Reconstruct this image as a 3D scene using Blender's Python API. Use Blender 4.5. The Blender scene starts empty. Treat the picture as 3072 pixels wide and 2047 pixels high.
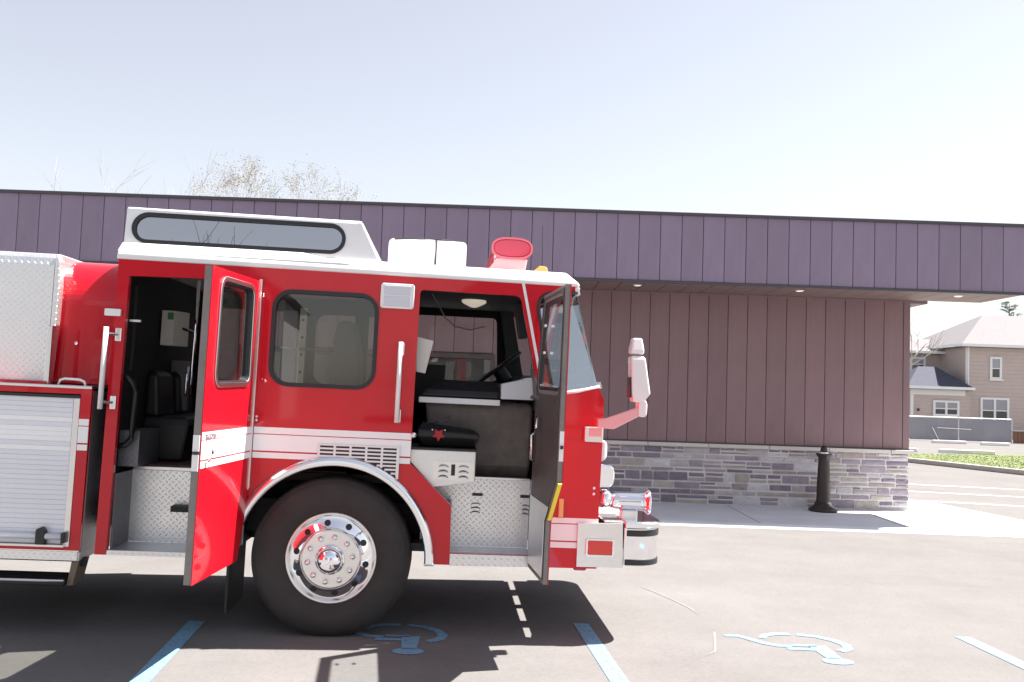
import bpy, bmesh, math, random
from mathutils import Vector, Matrix
R = math.radians
random.seed(7)
S = bpy.context.scene
COL = S.collection

# ------------------------------------------------------------------ camera
cam = bpy.data.cameras.new('camera'); camo = bpy.data.objects.new('camera', cam); COL.objects.link(camo)
cam.sensor_width = 36.0; cam.lens = 31.17; cam.clip_start = 0.05; cam.clip_end = 3000
cr = Vector((0.99942206, -0.00179938, 0.03394579)); cu = Vector((-0.03399345, -0.05290261, 0.99802092)); cf = Vector((0.0, 0.99859806, 0.05293321))
camo.matrix_world = Matrix(((cr.x, cu.x, -cf.x, 0), (cr.y, cu.y, -cf.y, 0), (cr.z, cu.z, -cf.z, 1.74), (0, 0, 0, 1)))
S.camera = camo
# ------------------------------------------------------------------ sky and sun
SUN = Vector((0.57, 0.143, 1.0)).normalized()
wd = bpy.data.worlds.new('World'); S.world = wd; wd.use_nodes = True
wt = wd.node_tree; bg = wt.nodes['Background']
sky = wt.nodes.new('ShaderNodeTexSky'); sky.sky_type = 'NISHITA'; sky.sun_disc = False
sky.sun_elevation = math.asin(SUN.z); sky.sun_rotation = math.atan2(SUN.x, SUN.y)
sky.air_density = 1.3; sky.dust_density = 0.7; sky.ozone_density = 2.0; sky.altitude = 200
pale = wt.nodes.new('ShaderNodeHueSaturation'); pale.inputs['Saturation'].default_value = 0.42; wt.links.new(sky.outputs[0], pale.inputs['Color'])
tint = wt.nodes.new('ShaderNodeMix'); tint.data_type = 'RGBA'; tint.blend_type = 'MULTIPLY'; tint.inputs[0].default_value = 1.0
wt.links.new(pale.outputs[0], tint.inputs[6]); tint.inputs[7].default_value = (1.0, 0.962, 0.965, 1)
wt.links.new(tint.outputs[2], bg.inputs[0]); bg.inputs[1].default_value = 0.057
sl = bpy.data.lights.new('sun', 'SUN'); sl.energy = 5.0; sl.angle = R(0.53); sl.color = (1.0, 0.955, 0.90)
slo = bpy.data.objects.new('sun', sl); COL.objects.link(slo)
slo.rotation_euler = SUN.to_track_quat('Z', 'Y').to_euler(); slo.location = SUN * 60
# ------------------------------------------------------------------ exposure
S.view_settings.view_transform = 'Standard'; S.view_settings.look = 'None'
S.view_settings.gamma = 1.0; S.view_settings.use_curve_mapping = False
S.view_settings.exposure = 1.75

# ================================================================== materials
def mat(name, base, rough=0.5, metal=0.0, coat=0.0, noise=None, bump=None, rnd=0.0, coords='Object', spec=0.5, stretch=(1, 1, 1)):
    m = bpy.data.materials.new(name); m.use_nodes = True
    t = m.node_tree; N = t.nodes; L = t.links; b = N['Principled BSDF']
    b.inputs['Base Color'].default_value = (*base, 1); b.inputs['Roughness'].default_value = rough
    b.inputs['Metallic'].default_value = metal; b.inputs['Coat Weight'].default_value = coat
    b.inputs['Coat Roughness'].default_value = 0.04; b.inputs['Specular IOR Level'].default_value = spec
    tc = N.new('ShaderNodeTexCoord'); mp = N.new('ShaderNodeMapping'); mp.inputs['Scale'].default_value = stretch
    L.new(tc.outputs[coords], mp.inputs[0])
    val = None
    if noise:
        nz = N.new('ShaderNodeTexNoise'); nz.inputs['Scale'].default_value = noise[0]; nz.inputs['Detail'].default_value = 6
        nz.inputs['Roughness'].default_value = 0.65; L.new(mp.outputs[0], nz.inputs['Vector'])
        mr = N.new('ShaderNodeMapRange'); mr.inputs[1].default_value = 0.25; mr.inputs[2].default_value = 0.75
        mr.inputs[3].default_value = 1 - noise[1]; mr.inputs[4].default_value = 1 + noise[1]
        L.new(nz.outputs[0], mr.inputs[0]); val = mr.outputs[0]
    if rnd:
        oi = N.new('ShaderNodeObjectInfo'); m2 = N.new('ShaderNodeMapRange')
        m2.inputs[3].default_value = 1 - rnd; m2.inputs[4].default_value = 1 + rnd
        L.new(oi.outputs['Random'], m2.inputs[0])
        if val:
            mu = N.new('ShaderNodeMath'); mu.operation = 'MULTIPLY'; L.new(val, mu.inputs[0]); L.new(m2.outputs[0], mu.inputs[1]); val = mu.outputs[0]
        else: val = m2.outputs[0]
    if val:
        hs = N.new('ShaderNodeHueSaturation'); hs.inputs['Color'].default_value = (*base, 1)
        L.new(val, hs.inputs['Value']); L.new(hs.outputs[0], b.inputs['Base Color'])
    if bump:
        nb = N.new('ShaderNodeTexNoise'); nb.inputs['Scale'].default_value = bump[0]; nb.inputs['Detail'].default_value = 5
        L.new(mp.outputs[0], nb.inputs['Vector'])
        bp = N.new('ShaderNodeBump'); bp.inputs['Strength'].default_value = bump[1]; bp.inputs['Distance'].default_value = bump[2] if len(bump) > 2 else 0.01
        L.new(nb.outputs[0], bp.inputs['Height']); L.new(bp.outputs[0], b.inputs['Normal'])
    return m

def emit(name, col, st):
    m = bpy.data.materials.new(name); m.use_nodes = True; b = m.node_tree.nodes['Principled BSDF']
    b.inputs['Base Color'].default_value = (*col, 1); b.inputs['Emission Color'].default_value = (*col, 1); b.inputs['Emission Strength'].default_value = st
    return m

def glass(name, tint, f0=0.04, rough=0.0, haze=0.0):
    m = bpy.data.materials.new(name); m.use_nodes = True; t = m.node_tree; N = t.nodes; L = t.links
    N.remove(N['Principled BSDF']); out = N['Material Output']
    lw_ = N.new('ShaderNodeLayerWeight'); pw_ = N.new('ShaderNodeMath'); pw_.operation = 'POWER'; pw_.inputs[1].default_value = 5.0
    L.new(lw_.outputs['Facing'], pw_.inputs[0]); fr = N.new('ShaderNodeMapRange'); fr.inputs[3].default_value = f0; fr.inputs[4].default_value = 1.0; L.new(pw_.outputs[0], fr.inputs[0])
    tr = N.new('ShaderNodeBsdfTransparent'); tr.inputs[0].default_value = (*tint, 1)
    gl = N.new('ShaderNodeBsdfGlossy'); gl.inputs['Roughness'].default_value = rough
    mx = N.new('ShaderNodeMixShader'); L.new(fr.outputs[0], mx.inputs[0]); L.new(tr.outputs[0], mx.inputs[1]); L.new(gl.outputs[0], mx.inputs[2])
    last = mx
    if haze:
        df = N.new('ShaderNodeBsdfDiffuse'); df.inputs[0].default_value = (0.5, 0.5, 0.5, 1)
        m2 = N.new('ShaderNodeMixShader'); m2.inputs[0].default_value = haze
        L.new(mx.outputs[0], m2.inputs[1]); L.new(df.outputs[0], m2.inputs[2]); last = m2
    L.new(last.outputs[0], out.inputs[0]); return m

def tread(name, base, horiz=False, rough=0.34, scale=32.0, metal=0.85):
    """aluminium checker plate: raised lozenges in alternating directions"""
    m = bpy.data.materials.new(name); m.use_nodes = True; t = m.node_tree; N = t.nodes; L = t.links; b = N['Principled BSDF']
    b.inputs['Base Color'].default_value = (*base, 1); b.inputs['Metallic'].default_value = metal; b.inputs['Roughness'].default_value = rough
    tc = N.new('ShaderNodeTexCoord'); sp = N.new('ShaderNodeSeparateXYZ'); L.new(tc.outputs['Object'], sp.inputs[0])
    def ma(op, a, c, clamp=False):
        n = N.new('ShaderNodeMath'); n.operation = op; n.use_clamp = clamp
        for i, v in enumerate((a, c)):
            if v is None: continue
            if isinstance(v, (int, float)): n.inputs[i].default_value = v
            else: L.new(v, n.inputs[i])
        return n.outputs[0]
    if horiz: s, q = sp.outputs[0], sp.outputs[1]
    else: s, q = ma('ADD', sp.outputs[0], sp.outputs[1]), sp.outputs[2]
    p1 = ma('MULTIPLY', ma('ADD', s, q), scale * 0.7071); p2 = ma('MULTIPLY', ma('SUBTRACT', s, q), scale * 0.7071)
    par = ma('MODULO', ma('ABSOLUTE', ma('ADD', ma('FLOOR', p1, None), ma('FLOOR', p2, None)), None), 2.0)
    par = ma('GREATER_THAN', par, 0.5)
    f1 = ma('ABSOLUTE', ma('SUBTRACT', ma('FRACT', p1, None), 0.5), None); f2 = ma('ABSOLUTE', ma('SUBTRACT', ma('FRACT', p2, None), 0.5), None)
    def loz(a, c): return ma('SUBTRACT', 1.0, ma('ADD', ma('MULTIPLY', a, 2.1), ma('MULTIPLY', c, 6.0)), True)
    h = ma('ADD', ma('MULTIPLY', par, loz(f1, f2)), ma('MULTIPLY', ma('SUBTRACT', 1.0, par), loz(f2, f1)))
    h = ma('MINIMUM', h, 0.45)
    bp = N.new('ShaderNodeBump'); bp.inputs['Strength'].default_value = 0.9; bp.inputs['Distance'].default_value = 0.004
    L.new(h, bp.inputs['Height']); L.new(bp.outputs[0], b.inputs['Normal'])
    nz = N.new('ShaderNodeTexNoise'); nz.inputs['Scale'].default_value = 6; nz.inputs['Detail'].default_value = 5; L.new(tc.outputs['Object'], nz.inputs['Vector'])
    mr = N.new('ShaderNodeMapRange'); mr.inputs[3].default_value = rough - 0.1; mr.inputs[4].default_value = rough + 0.16
    L.new(nz.outputs[0], mr.inputs[0]); L.new(mr.outputs[0], b.inputs['Roughness'])
    return m

RED = mat('red_paint', (0.54, 0.005, 0.016), 0.30, coat=0.8, noise=(2.5, 0.08), bump=(3.0, 0.05, 0.02), spec=0.1)
REDF = mat('red_pinstripe', (0.42, 0.02, 0.025), 0.4)
WHITE = mat('white_gloss_paint', (0.78, 0.78, 0.78), 0.25, coat=0.6, noise=(4, 0.03))
STRIPE = mat('white_reflective_stripe', (0.88, 0.88, 0.88), 0.35, noise=(9, 0.02))
CHROME = mat('polished_chrome', (0.88, 0.88, 0.90), 0.05, metal=1.0)
CHROME2 = mat('brushed_steel', (0.72, 0.72, 0.73), 0.28, metal=1.0, noise=(14, 0.05))
SATIN = mat('satin_alloy', (0.80, 0.79, 0.77), 0.33, metal=0.9, noise=(20, 0.04))
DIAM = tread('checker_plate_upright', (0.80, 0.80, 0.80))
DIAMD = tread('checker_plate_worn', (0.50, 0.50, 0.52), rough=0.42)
DIAMK = tread('checker_plate_grimy', (0.20, 0.20, 0.22), rough=0.5)  # shaded copy of the plate, doorway shadow put into the base colour
DIAMF = tread('checker_plate_tread', (0.74, 0.74, 0.75), horiz=True)
SHUT = mat('anodised_shutter', (0.74, 0.75, 0.80), 0.5, metal=0.25, rnd=0.015, noise=(30, 0.03))
BLACK = mat('black_plastic', (0.018, 0.018, 0.02), 0.45, noise=(8, 0.2))
RUBBER = mat('tyre_rubber', (0.028, 0.025, 0.024), 0.72, noise=(7, 0.28), bump=(60, 0.25, 0.004))
GASK = mat('black_gasket', (0.02, 0.02, 0.024), 0.5)
VINYL = mat('black_vinyl', (0.010, 0.0095, 0.010), 0.45, noise=(9, 0.25), bump=(45, 0.2, 0.004))
LINER = mat('dark_engine_liner', (0.14, 0.118, 0.108), 0.62, noise=(7, 0.35), bump=(70, 0.4, 0.006))
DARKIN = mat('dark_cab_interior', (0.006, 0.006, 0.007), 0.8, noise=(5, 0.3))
GREYIN = mat('grey_cab_trim', (0.16, 0.15, 0.15), 0.6, noise=(6, 0.15))
JAMB = mat('grey_brown_door_jamb', (0.20, 0.175, 0.165), 0.45, noise=(12, 0.15))
DOORIN = mat('charcoal_door_liner', (0.075, 0.062, 0.058), 0.5, noise=(9, 0.25))
CHASSIS = mat('black_chassis', (0.012, 0.012, 0.013), 0.6, noise=(9, 0.3))
REDLENS = mat('red_lens', (0.78, 0.07, 0.13), 0.06, coat=0.6); REDLENS.node_tree.nodes['Principled BSDF'].inputs['Transmission Weight'].default_value = 0.3
REDLAMP = mat('red_reflector', (0.60, 0.03, 0.02), 0.15, coat=0.7, bump=(90, 0.4, 0.004))
AMBER = mat('amber_lens', (0.82, 0.42, 0.12), 0.2, coat=0.5)
YELLOW = mat('yellow_reflective_tape', (0.85, 0.62, 0.02), 0.35)
CLEARP = mat('clear_plastic_lens', (0.58, 0.60, 0.66), 0.15, coat=0.6, bump=(120, 0.3, 0.003))
GREEN = mat('green_label', (0.07, 0.22, 0.07), 0.5)
CARD = mat('off_white_card', (0.62, 0.60, 0.56), 0.6, noise=(12, 0.04))
ICON = mat('red_embroidery', (0.45, 0.03, 0.03), 0.7)
GL_TINT = glass('tinted_window_glass', (0.74, 0.74, 0.72), 0.07)
GL_ROOF = glass('tinted_roof_glass', (0.36, 0.40, 0.42), 0.58)
GL_CLEAR = glass('clear_window_glass', (0.92, 0.94, 0.94), 0.012)
GL_WIND = glass('windshield_glass', (0.78, 0.90, 0.90), 0.5)
GL_BUILD = glass('shop_window_glass', (0.6, 0.6, 0.6), 0.08)

# ================================================================== mesh helpers
def link(name, bm, m, parent=None, smooth=False, bevel=0.0, seg=2, loc=None, rot=None, normals=True):
    if normals: bmesh.ops.recalc_face_normals(bm, faces=bm.faces)
    me = bpy.data.meshes.new(name); bm.to_mesh(me); bm.free()
    return obj(name, me, m, parent, smooth, bevel, seg, loc, rot)
def obj(name, me, m, parent=None, smooth=False, bevel=0.0, seg=2, loc=None, rot=None):
    o = bpy.data.objects.new(name, me); COL.objects.link(o)
    if m is not None and not me.materials: me.materials.append(m)
    if smooth:
        for p in me.polygons: p.use_smooth = True
    if bevel:
        b = o.modifiers.new('bevel', 'BEVEL'); b.width = bevel; b.segments = seg; b.limit_method = 'ANGLE'; b.angle_limit = R(35)
    if parent is not None: o.parent = parent
    if loc: o.location = loc
    if rot: o.rotation_euler = rot
    return o
def share(name, me, parent, loc, rot=None, scale=None):
    o = bpy.data.objects.new(name, me); COL.objects.link(o); o.parent = parent; o.location = loc
    if rot: o.rotation_euler = rot
    if scale: o.scale = scale
    return o
def empty(name, loc, rot=(0, 0, 0)):
    o = bpy.data.objects.new(name, None); COL.objects.link(o); o.location = loc; o.rotation_euler = rot; o.empty_display_size = 0.2
    return o
def tag(o, label, cat, group=None):
    o['label'] = label; o['category'] = cat
    if group: o['group'] = group
    return o
def struct(o): o['kind'] = 'structure'; return o
def bmn(): return bmesh.new()
def box(bm, x0, x1, y0, y1, z0, z1, M=None):
    vs = [bm.verts.new((x, y, z)) for x in (x0, x1) for y in (y0, y1) for z in (z0, z1)]
    for f in ((0, 1, 3, 2), (4, 6, 7, 5), (0, 4, 5, 1), (2, 3, 7, 6), (0, 2, 6, 4), (1, 5, 7, 3)): bm.faces.new([vs[i] for i in f])
    if M is not None: bmesh.ops.transform(bm, matrix=M, verts=vs)
    return bm
def obox(*a, M=None): return box(bmn(), *a, M=M)
def plate(bm, outer, holes, y0, y1, M=None, axis='y'):
    """flat panel with holes: loops are (x,z) points, y0..y1 the thickness"""
    new = []; edges = []
    for lp in [outer] + list(holes or []):
        vs = [bm.verts.new((x, y0, z)) for x, z in lp]; new += vs
        for i in range(len(vs)): edges.append(bm.edges.new((vs[i], vs[(i + 1) % len(vs)])))
    r = bmesh.ops.triangle_fill(bm, use_beauty=True, use_dissolve=False, edges=edges)
    fs = [g for g in r['geom'] if isinstance(g, bmesh.types.BMFace)]
    if abs(y1 - y0) > 1e-9:
        e = bmesh.ops.extrude_face_region(bm, geom=fs, use_keep_orig=True)
        nv = [g for g in e['geom'] if isinstance(g, bmesh.types.BMVert)]
        for v in nv: v.co.y += y1 - y0
        new += nv
    if M is not None: bmesh.ops.transform(bm, matrix=M, verts=new)
    return bm
def prism(bm, poly, a0, a1, axis='y', M=None):
    """extrude polygon; axis y: poly=(x,z), axis z: poly=(x,y), axis x: poly=(y,z)"""
    def P(p, a): return {'y': (p[0], a, p[1]), 'z': (p[0], p[1], a), 'x': (a, p[0], p[1])}[axis]
    A = [bm.verts.new(P(p, a0)) for p in poly]; B = [bm.verts.new(P(p, a1)) for p in poly]; n = len(poly)
    bm.faces.new(A); bm.faces.new(B[::-1])
    for i in range(n): bm.faces.new((A[i], A[(i + 1) % n], B[(i + 1) % n], B[i]))
    if M is not None: bmesh.ops.transform(bm, matrix=M, verts=A + B)
    return bm
def tube(bm, pts, r, n=8, cap=True):
    pts = [Vector(p) for p in pts]; rings = []
    up = Vector((0, 0, 1))
    for i, p in enumerate(pts):
        d = (pts[min(i + 1, len(pts) - 1)] - pts[max(i - 1, 0)]).normalized()
        a = d.cross(up if abs(d.z) < 0.95 else Vector((0, 1, 0))).normalized(); b = d.cross(a)
        rr = r[i] if isinstance(r, (list, tuple)) else r
        rings.append([bm.verts.new(p + (a * math.cos(t) + b * math.sin(t)) * rr) for t in (2 * math.pi * k / n for k in range(n))])
    for i in range(len(rings) - 1):
        for k in range(n): bm.faces.new((rings[i][k], rings[i][(k + 1) % n], rings[i + 1][(k + 1) % n], rings[i + 1][k]))
    if cap: bm.faces.new(rings[0][::-1]); bm.faces.new(rings[-1])
    return bm
def lathe(bm, prof, c, axis='y', n=48, a0=0.0, a1=2 * math.pi):
    full = abs(a1 - a0 - 2 * math.pi) < 1e-6; m = n if full else n + 1; rows = []
    for r, h in prof:
        row = []
        for k in range(m):
            t = a0 + (a1 - a0) * k / n; x, z = r * math.cos(t), r * math.sin(t)
            if axis == 'y': co = (c[0] + x, c[1] + h, c[2] + z)
            elif axis == 'x': co = (c[0] + h, c[1] + x, c[2] + z)
            else: co = (c[0] + x, c[1] + z, c[2] + h)
            row.append(bm.verts.new(co))
        rows.append(row)
    for i in range(len(rows) - 1):
        for k in range(n):
            k2 = (k + 1) % m if full else k + 1
            try: bm.faces.new((rows[i][k], rows[i][k2], rows[i + 1][k2], rows[i + 1][k]))
            except ValueError: pass
    for i in (0, -1):
        if full and prof[i][0] > 1e-4 and prof[i][0] < 0: bm.faces.new(rows[i])
    return bm
def arc(cx, cz, r, a0, a1, n): return [(cx + r * math.cos(R(a0 + (a1 - a0) * k / n)), cz + r * math.sin(R(a0 + (a1 - a0) * k / n))) for k in range(n + 1)]
def rr(x0, x1, z0, z1, r, n=6):
    return arc(x1 - r, z1 - r, r, 0, 90, n) + arc(x0 + r, z1 - r, r, 90, 180, n) + arc(x0 + r, z0 + r, r, 180, 270, n) + arc(x1 - r, z0 + r, r, 270, 360, n)
def grow(lp, d):
    cx = sum(p[0] for p in lp) / len(lp); cz = sum(p[1] for p in lp) / len(lp); out = []; n = len(lp)
    for i in range(n):
        a, b, c = Vector(lp[i - 1]), Vector(lp[i]), Vector(lp[(i + 1) % n])
        t = (c - a); nn = Vector((t.y, -t.x)).normalized()
        if nn.dot(b - Vector((cx, cz))) < 0: nn = -nn
        out.append((b.x + nn.x * d, b.y + nn.y * d))
    return out

# ================================================================== ground
ASPH = mat('aged_asphalt', (0.171, 0.163, 0.160), 0.95, spec=0.0, noise=(0.5, 0.07), bump=(260, 0.5, 0.006), stretch=(0.22, 2.0, 1))
def asphalt_detail(m):
    t = m.node_tree; N = t.nodes; L = t.links; hs = [n for n in N if n.type == 'HUE_SAT'][0]; b = N['Principled BSDF']
    tc = N.new('ShaderNodeTexCoord')
    n1 = N.new('ShaderNodeTexNoise'); n1.inputs['Scale'].default_value = 190; n1.inputs['Detail'].default_value = 3; L.new(tc.outputs['Object'], n1.inputs['Vector'])
    r1 = N.new('ShaderNodeMapRange'); r1.inputs[1].default_value = 0.3; r1.inputs[2].default_value = 0.7; r1.inputs[3].default_value = 0.87; r1.inputs[4].default_value = 1.13; L.new(n1.outputs[0], r1.inputs[0])
    n2 = N.new('ShaderNodeTexNoise'); n2.inputs['Scale'].default_value = 1.1; n2.inputs['Detail'].default_value = 8; n2.inputs['Roughness'].default_value = 0.7; L.new(tc.outputs['Object'], n2.inputs['Vector'])
    r2 = N.new('ShaderNodeMapRange'); r2.inputs[1].default_value = 0.35; r2.inputs[2].default_value = 0.65; r2.inputs[3].default_value = 0.93; r2.inputs[4].default_value = 1.05; L.new(n2.outputs[0], r2.inputs[0])
    n3 = N.new('ShaderNodeTexVoronoi'); n3.inputs['Scale'].default_value = 55; L.new(tc.outputs['Object'], n3.inputs['Vector'])
    r3 = N.new('ShaderNodeMapRange'); r3.inputs[1].default_value = 0.0; r3.inputs[2].default_value = 0.8; r3.inputs[3].default_value = 0.95; r3.inputs[4].default_value = 1.05; L.new(n3.outputs['Color'], r3.inputs[0])
    m0 = N.new('ShaderNodeMath'); m0.operation = 'MULTIPLY'; L.new(r1.outputs[0], m0.inputs[0]); L.new(r3.outputs[0], m0.inputs[1])
    mu = N.new('ShaderNodeMath'); mu.operation = 'MULTIPLY'; L.new(m0.outputs[0], mu.inputs[0]); L.new(r2.outputs[0], mu.inputs[1])
    h2 = N.new('ShaderNodeHueSaturation'); L.new(mu.outputs[0], h2.inputs['Value']); L.new(hs.outputs[0], h2.inputs['Color']); L.new(h2.outputs[0], b.inputs['Base Color'])
asphalt_detail(ASPH)
struct(link('parking_lot', obox(-300, 300, -300, 600, -0.5, 0.0), ASPH))
CONC = mat('pale_concrete', (0.66, 0.67, 0.70), 0.8, noise=(1.6, 0.10), bump=(120, 0.3, 0.004))
wk = [(-14, 11.93), (8.0, 11.93), (7.62, 13.16), (7.37, 14.32), (7.2, 15.1), (6.99, 15.36), (6.9, 24), (-14, 24)]
bm = bmn(); lo_ = [bm.verts.new((x + (0.09 if x > 5 else 0), y - (0.11 if y < 12 else 0), 0.002)) for x, y in wk]; hi_ = [bm.verts.new((x, y, 0.05)) for x, y in wk]
bm.faces.new(lo_[::-1]); bm.faces.new(hi_)
for i in range(len(wk)): bm.faces.new((lo_[i], lo_[(i + 1) % len(wk)], hi_[(i + 1) % len(wk)], hi_[i]))
walk = struct(link('sidewalk', bm, CONC))
CONCJ = mat('dark_joint', (0.16, 0.155, 0.15), 0.9)
for x in (-4.6, -2.6, -0.6, 1.4, 3.4, 5.4, 7.0):
    link('control_joint', obox(x - 0.006, x + 0.006, 11.95, 13.78, 0.0495, 0.0512), CONCJ, walk)
PAINT = mat('pale_blue_line_paint', (0.165, 0.32, 0.46), 0.7, noise=(16, 0.10))
def worn(m, thr=0.36):
    t = m.node_tree; N = t.nodes; L = t.links; b = N['Principled BSDF']; tc = N.new('ShaderNodeTexCoord'); nz = N.new('ShaderNodeTexNoise')
    nz.inputs['Scale'].default_value = 38; nz.inputs['Detail'].default_value = 8; nz.inputs['Roughness'].default_value = 0.75; L.new(tc.outputs['Object'], nz.inputs['Vector'])
    mr = N.new('ShaderNodeMapRange'); mr.inputs[1].default_value = thr; mr.inputs[2].default_value = thr + 0.08; mr.inputs[3].default_value = 0.15; L.new(nz.outputs[0], mr.inputs[0]); L.new(mr.outputs[0], b.inputs['Alpha'])
worn(PAINT)
def ground_poly(name, pts, z=0.004, m=PAINT, parent=None):
    bm = bmn(); vs = [bm.verts.new((x, y, z)) for x, y in pts]; es = [bm.edges.new((vs[i], vs[(i + 1) % len(vs)])) for i in range(len(vs))]
    bmesh.ops.triangle_fill(bm, use_beauty=True, edges=es)
    for f in bm.faces:
        if f.normal.z < 0: f.normal_flip()
    return link(name, bm, m, parent, normals=False)
def stroke(pts, w):
    L_, R_ = [], []; n = len(pts)
    for i in range(n):
        a = Vector(pts[max(i - 1, 0)]); b = Vector(pts[min(i + 1, n - 1)]); d = (b - a).normalized(); nn = Vector((-d.y, d.x)); p = Vector(pts[i])
        ww = w[i] if isinstance(w, (list, tuple)) else w
        L_.append(tuple(p + nn * ww / 2)); R_.append(tuple(p - nn * ww / 2))
    return L_ + R_[::-1]
lot = bpy.data.objects['parking_lot']
for (x, y) in ((-2.18, 6.435), (0.585, 6.725), (3.43, 6.71)):
    yn = 2.5; dx = (y - yn) * 0.1
    ground_poly('parking_line', [(x - 0.058, y), (x + 0.058, y), (x + dx + 0.058, yn), (x + dx - 0.058, yn)], parent=lot)
def access_symbol(dx, dy):
    z = 0.004
    def sh(p): return [(a + dx, b + dy) for a, b in p]
    head = [(2.235 + 0.105 * math.cos(t), 5.985 + 0.07 * math.sin(t)) for t in (2 * math.pi * k / 20 for k in range(20))]
    ps = [head, stroke([(2.235, 6.04), (2.215, 6.335)], [0.10, 0.13]), stroke([(2.21, 6.335), (2.04, 6.33)], 0.045),
          stroke([(2.16, 6.24), (1.98, 6.245)], 0.05),
          stroke([(2.03, 6.30), (1.93, 6.31), (1.85, 6.36), (1.78, 6.45), (1.71, 6.53), (1.61, 6.525)], [0.05, 0.055, 0.06, 0.06, 0.055, 0.05]),
          stroke([(1.875, 6.49), (1.91, 6.56), (1.99, 6.61), (2.11, 6.62)], [0.05, 0.06, 0.065, 0.06]),
          stroke([(2.16, 6.615), (2.29, 6.58), (2.39, 6.49), (2.435, 6.38), (2.42, 6.29), (2.34, 6.22)], [0.055, 0.06, 0.065, 0.07, 0.075, 0.07])]
    for p in ps: ground_poly('symbol_stroke', sh(p), z, parent=lot)
STREAK = mat('pale_streak', (0.192, 0.184, 0.178), 0.9, noise=(20, 0.1))  # thin pale streaks laid over the asphalt
ground_poly('ground_streak', stroke([(1.22, 8.05), (1.31, 7.89), (1.42, 7.62), (1.52, 7.33), (1.545, 7.12)], [0.004, 0.02, 0.018, 0.02, 0.006]), 0.003, STREAK, lot)
ground_poly('ground_streak', stroke([(1.56, 6.62), (1.50, 6.34), (1.45, 6.12), (1.36, 6.01)], [0.02, 0.016, 0.018, 0.004]), 0.003, STREAK, lot)
access_symbol(0, 0); access_symbol(-2.845, -0.10)
WLINE = mat('worn_white_line_paint', (0.62, 0.62, 0.61), 0.8, noise=(9, 0.15))
for a, b in (((8.2, 18.85), (13.5, 17.9)), ((7.6, 17.35), (12.5, 16.45)), ((7.35, 15.75), (11.5, 14.8))):
    ground_poly('worn_lot_line', stroke([a, b], 0.10), m=WLINE, parent=lot)
# verge beyond the lot
KERB = mat('kerb_concrete', (0.40, 0.37, 0.35), 0.85, noise=(3, 0.15))
GRASS = mat('spring_grass', (0.125, 0.155, 0.05), 0.9, noise=(1.4, 0.2))
bm = bmn(); prism(bm, [(3, 44.2), (11.476, 25.35), (12.6, 22.85), (16, 15.3), (16.14, 15.4), (12.74, 22.95), (11.62, 25.45), (3.2, 44.3)], 0.0, 0.13, 'z')
struct(link('kerb', bm, KERB, bevel=0.02))
bm = bmn(); prism(bm, [(9.6, 29.7), (11.62, 25.45), (12.74, 22.95), (16.14, 15.4), (40, 15.4), (40, 29.9), (17, 29.6), (12.6, 27.9)], 0.0, 0.105, 'z')
verge = struct(link('grass_verge', bm, GRASS))
# blades of grass on the verge
bm = bmn(); rg = random.Random(3)
for i in range(15000):
    x = rg.uniform(11.0, 22); y = rg.uniform(21, 28.6)
    if (x - 11.62) * 7.1 + (y - 25.45) * 3.1 < 0.9 or y > 27.9 + (x - 12.6) * 0.35: continue
    a = rg.uniform(0, 6.28); h = rg.uniform(0.01, 0.03); w = 0.014
    v = [bm.verts.new((x + w * math.cos(a), y + w * math.sin(a), 0.104)), bm.verts.new((x - w * math.cos(a), y - w * math.sin(a), 0.104)), bm.verts.new((x + rg.uniform(-.04, .04), y + rg.uniform(-.04, .04), 0.104 + h))]
    bm.faces.new(v)
gb = link('grass_blades', bm, mat('grass_blade', (0.135, 0.165, 0.05), 0.8, noise=(3, 0.2)), normals=False); gb['kind'] = 'stuff'
gb['label'] = 'short yellow-green grass growing on the kerbed verge'; gb['category'] = 'grass'

# ================================================================== commercial building
BX = empty('shop_building', (0, 13.8, 0.05)); tag(BX, 'low flat roofed building clad in brown vertical panels with stone base', 'building')
PANEL = mat('brown_metal_panel', (0.228, 0.148, 0.158), 0.48, rnd=0.06, noise=(3.5, 0.10), bump=(2.2, 0.25, 0.012), stretch=(1.6, 1, 0.35), spec=0.35)
FASC = mat('skylit_fascia_panel', (0.240, 0.190, 0.268), 0.45, rnd=0.06, noise=(3.5, 0.10), bump=(2.2, 0.25, 0.012), stretch=(1.6, 1, 0.35), spec=0.4)  # wall panel made lighter and bluer, sky light put into the colour
TRIM = mat('dark_bronze_trim', (0.06, 0.055, 0.065), 0.4)
SOFF = mat('brown_soffit_panel', (0.19, 0.135, 0.125), 0.6, noise=(4, 0.06))
CAPST = mat('pale_cap_stone', (0.56, 0.53, 0.49), 0.8, noise=(6, 0.08), bump=(60, 0.2, 0.004))
BACK = mat('wall_backing', (0.07, 0.055, 0.06), 0.8)
def off(x, y, z): return (x, y - 13.8, z - 0.05)
def bpart(name, x0, x1, y0, y1, z0, z1, m, parent=BX, bevel=0.0):
    return link(name, obox(x0, x1, y0 - 13.8, y1 - 13.8, z0 - 0.05, z1 - 0.05), m, parent, bevel=bevel)
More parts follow.
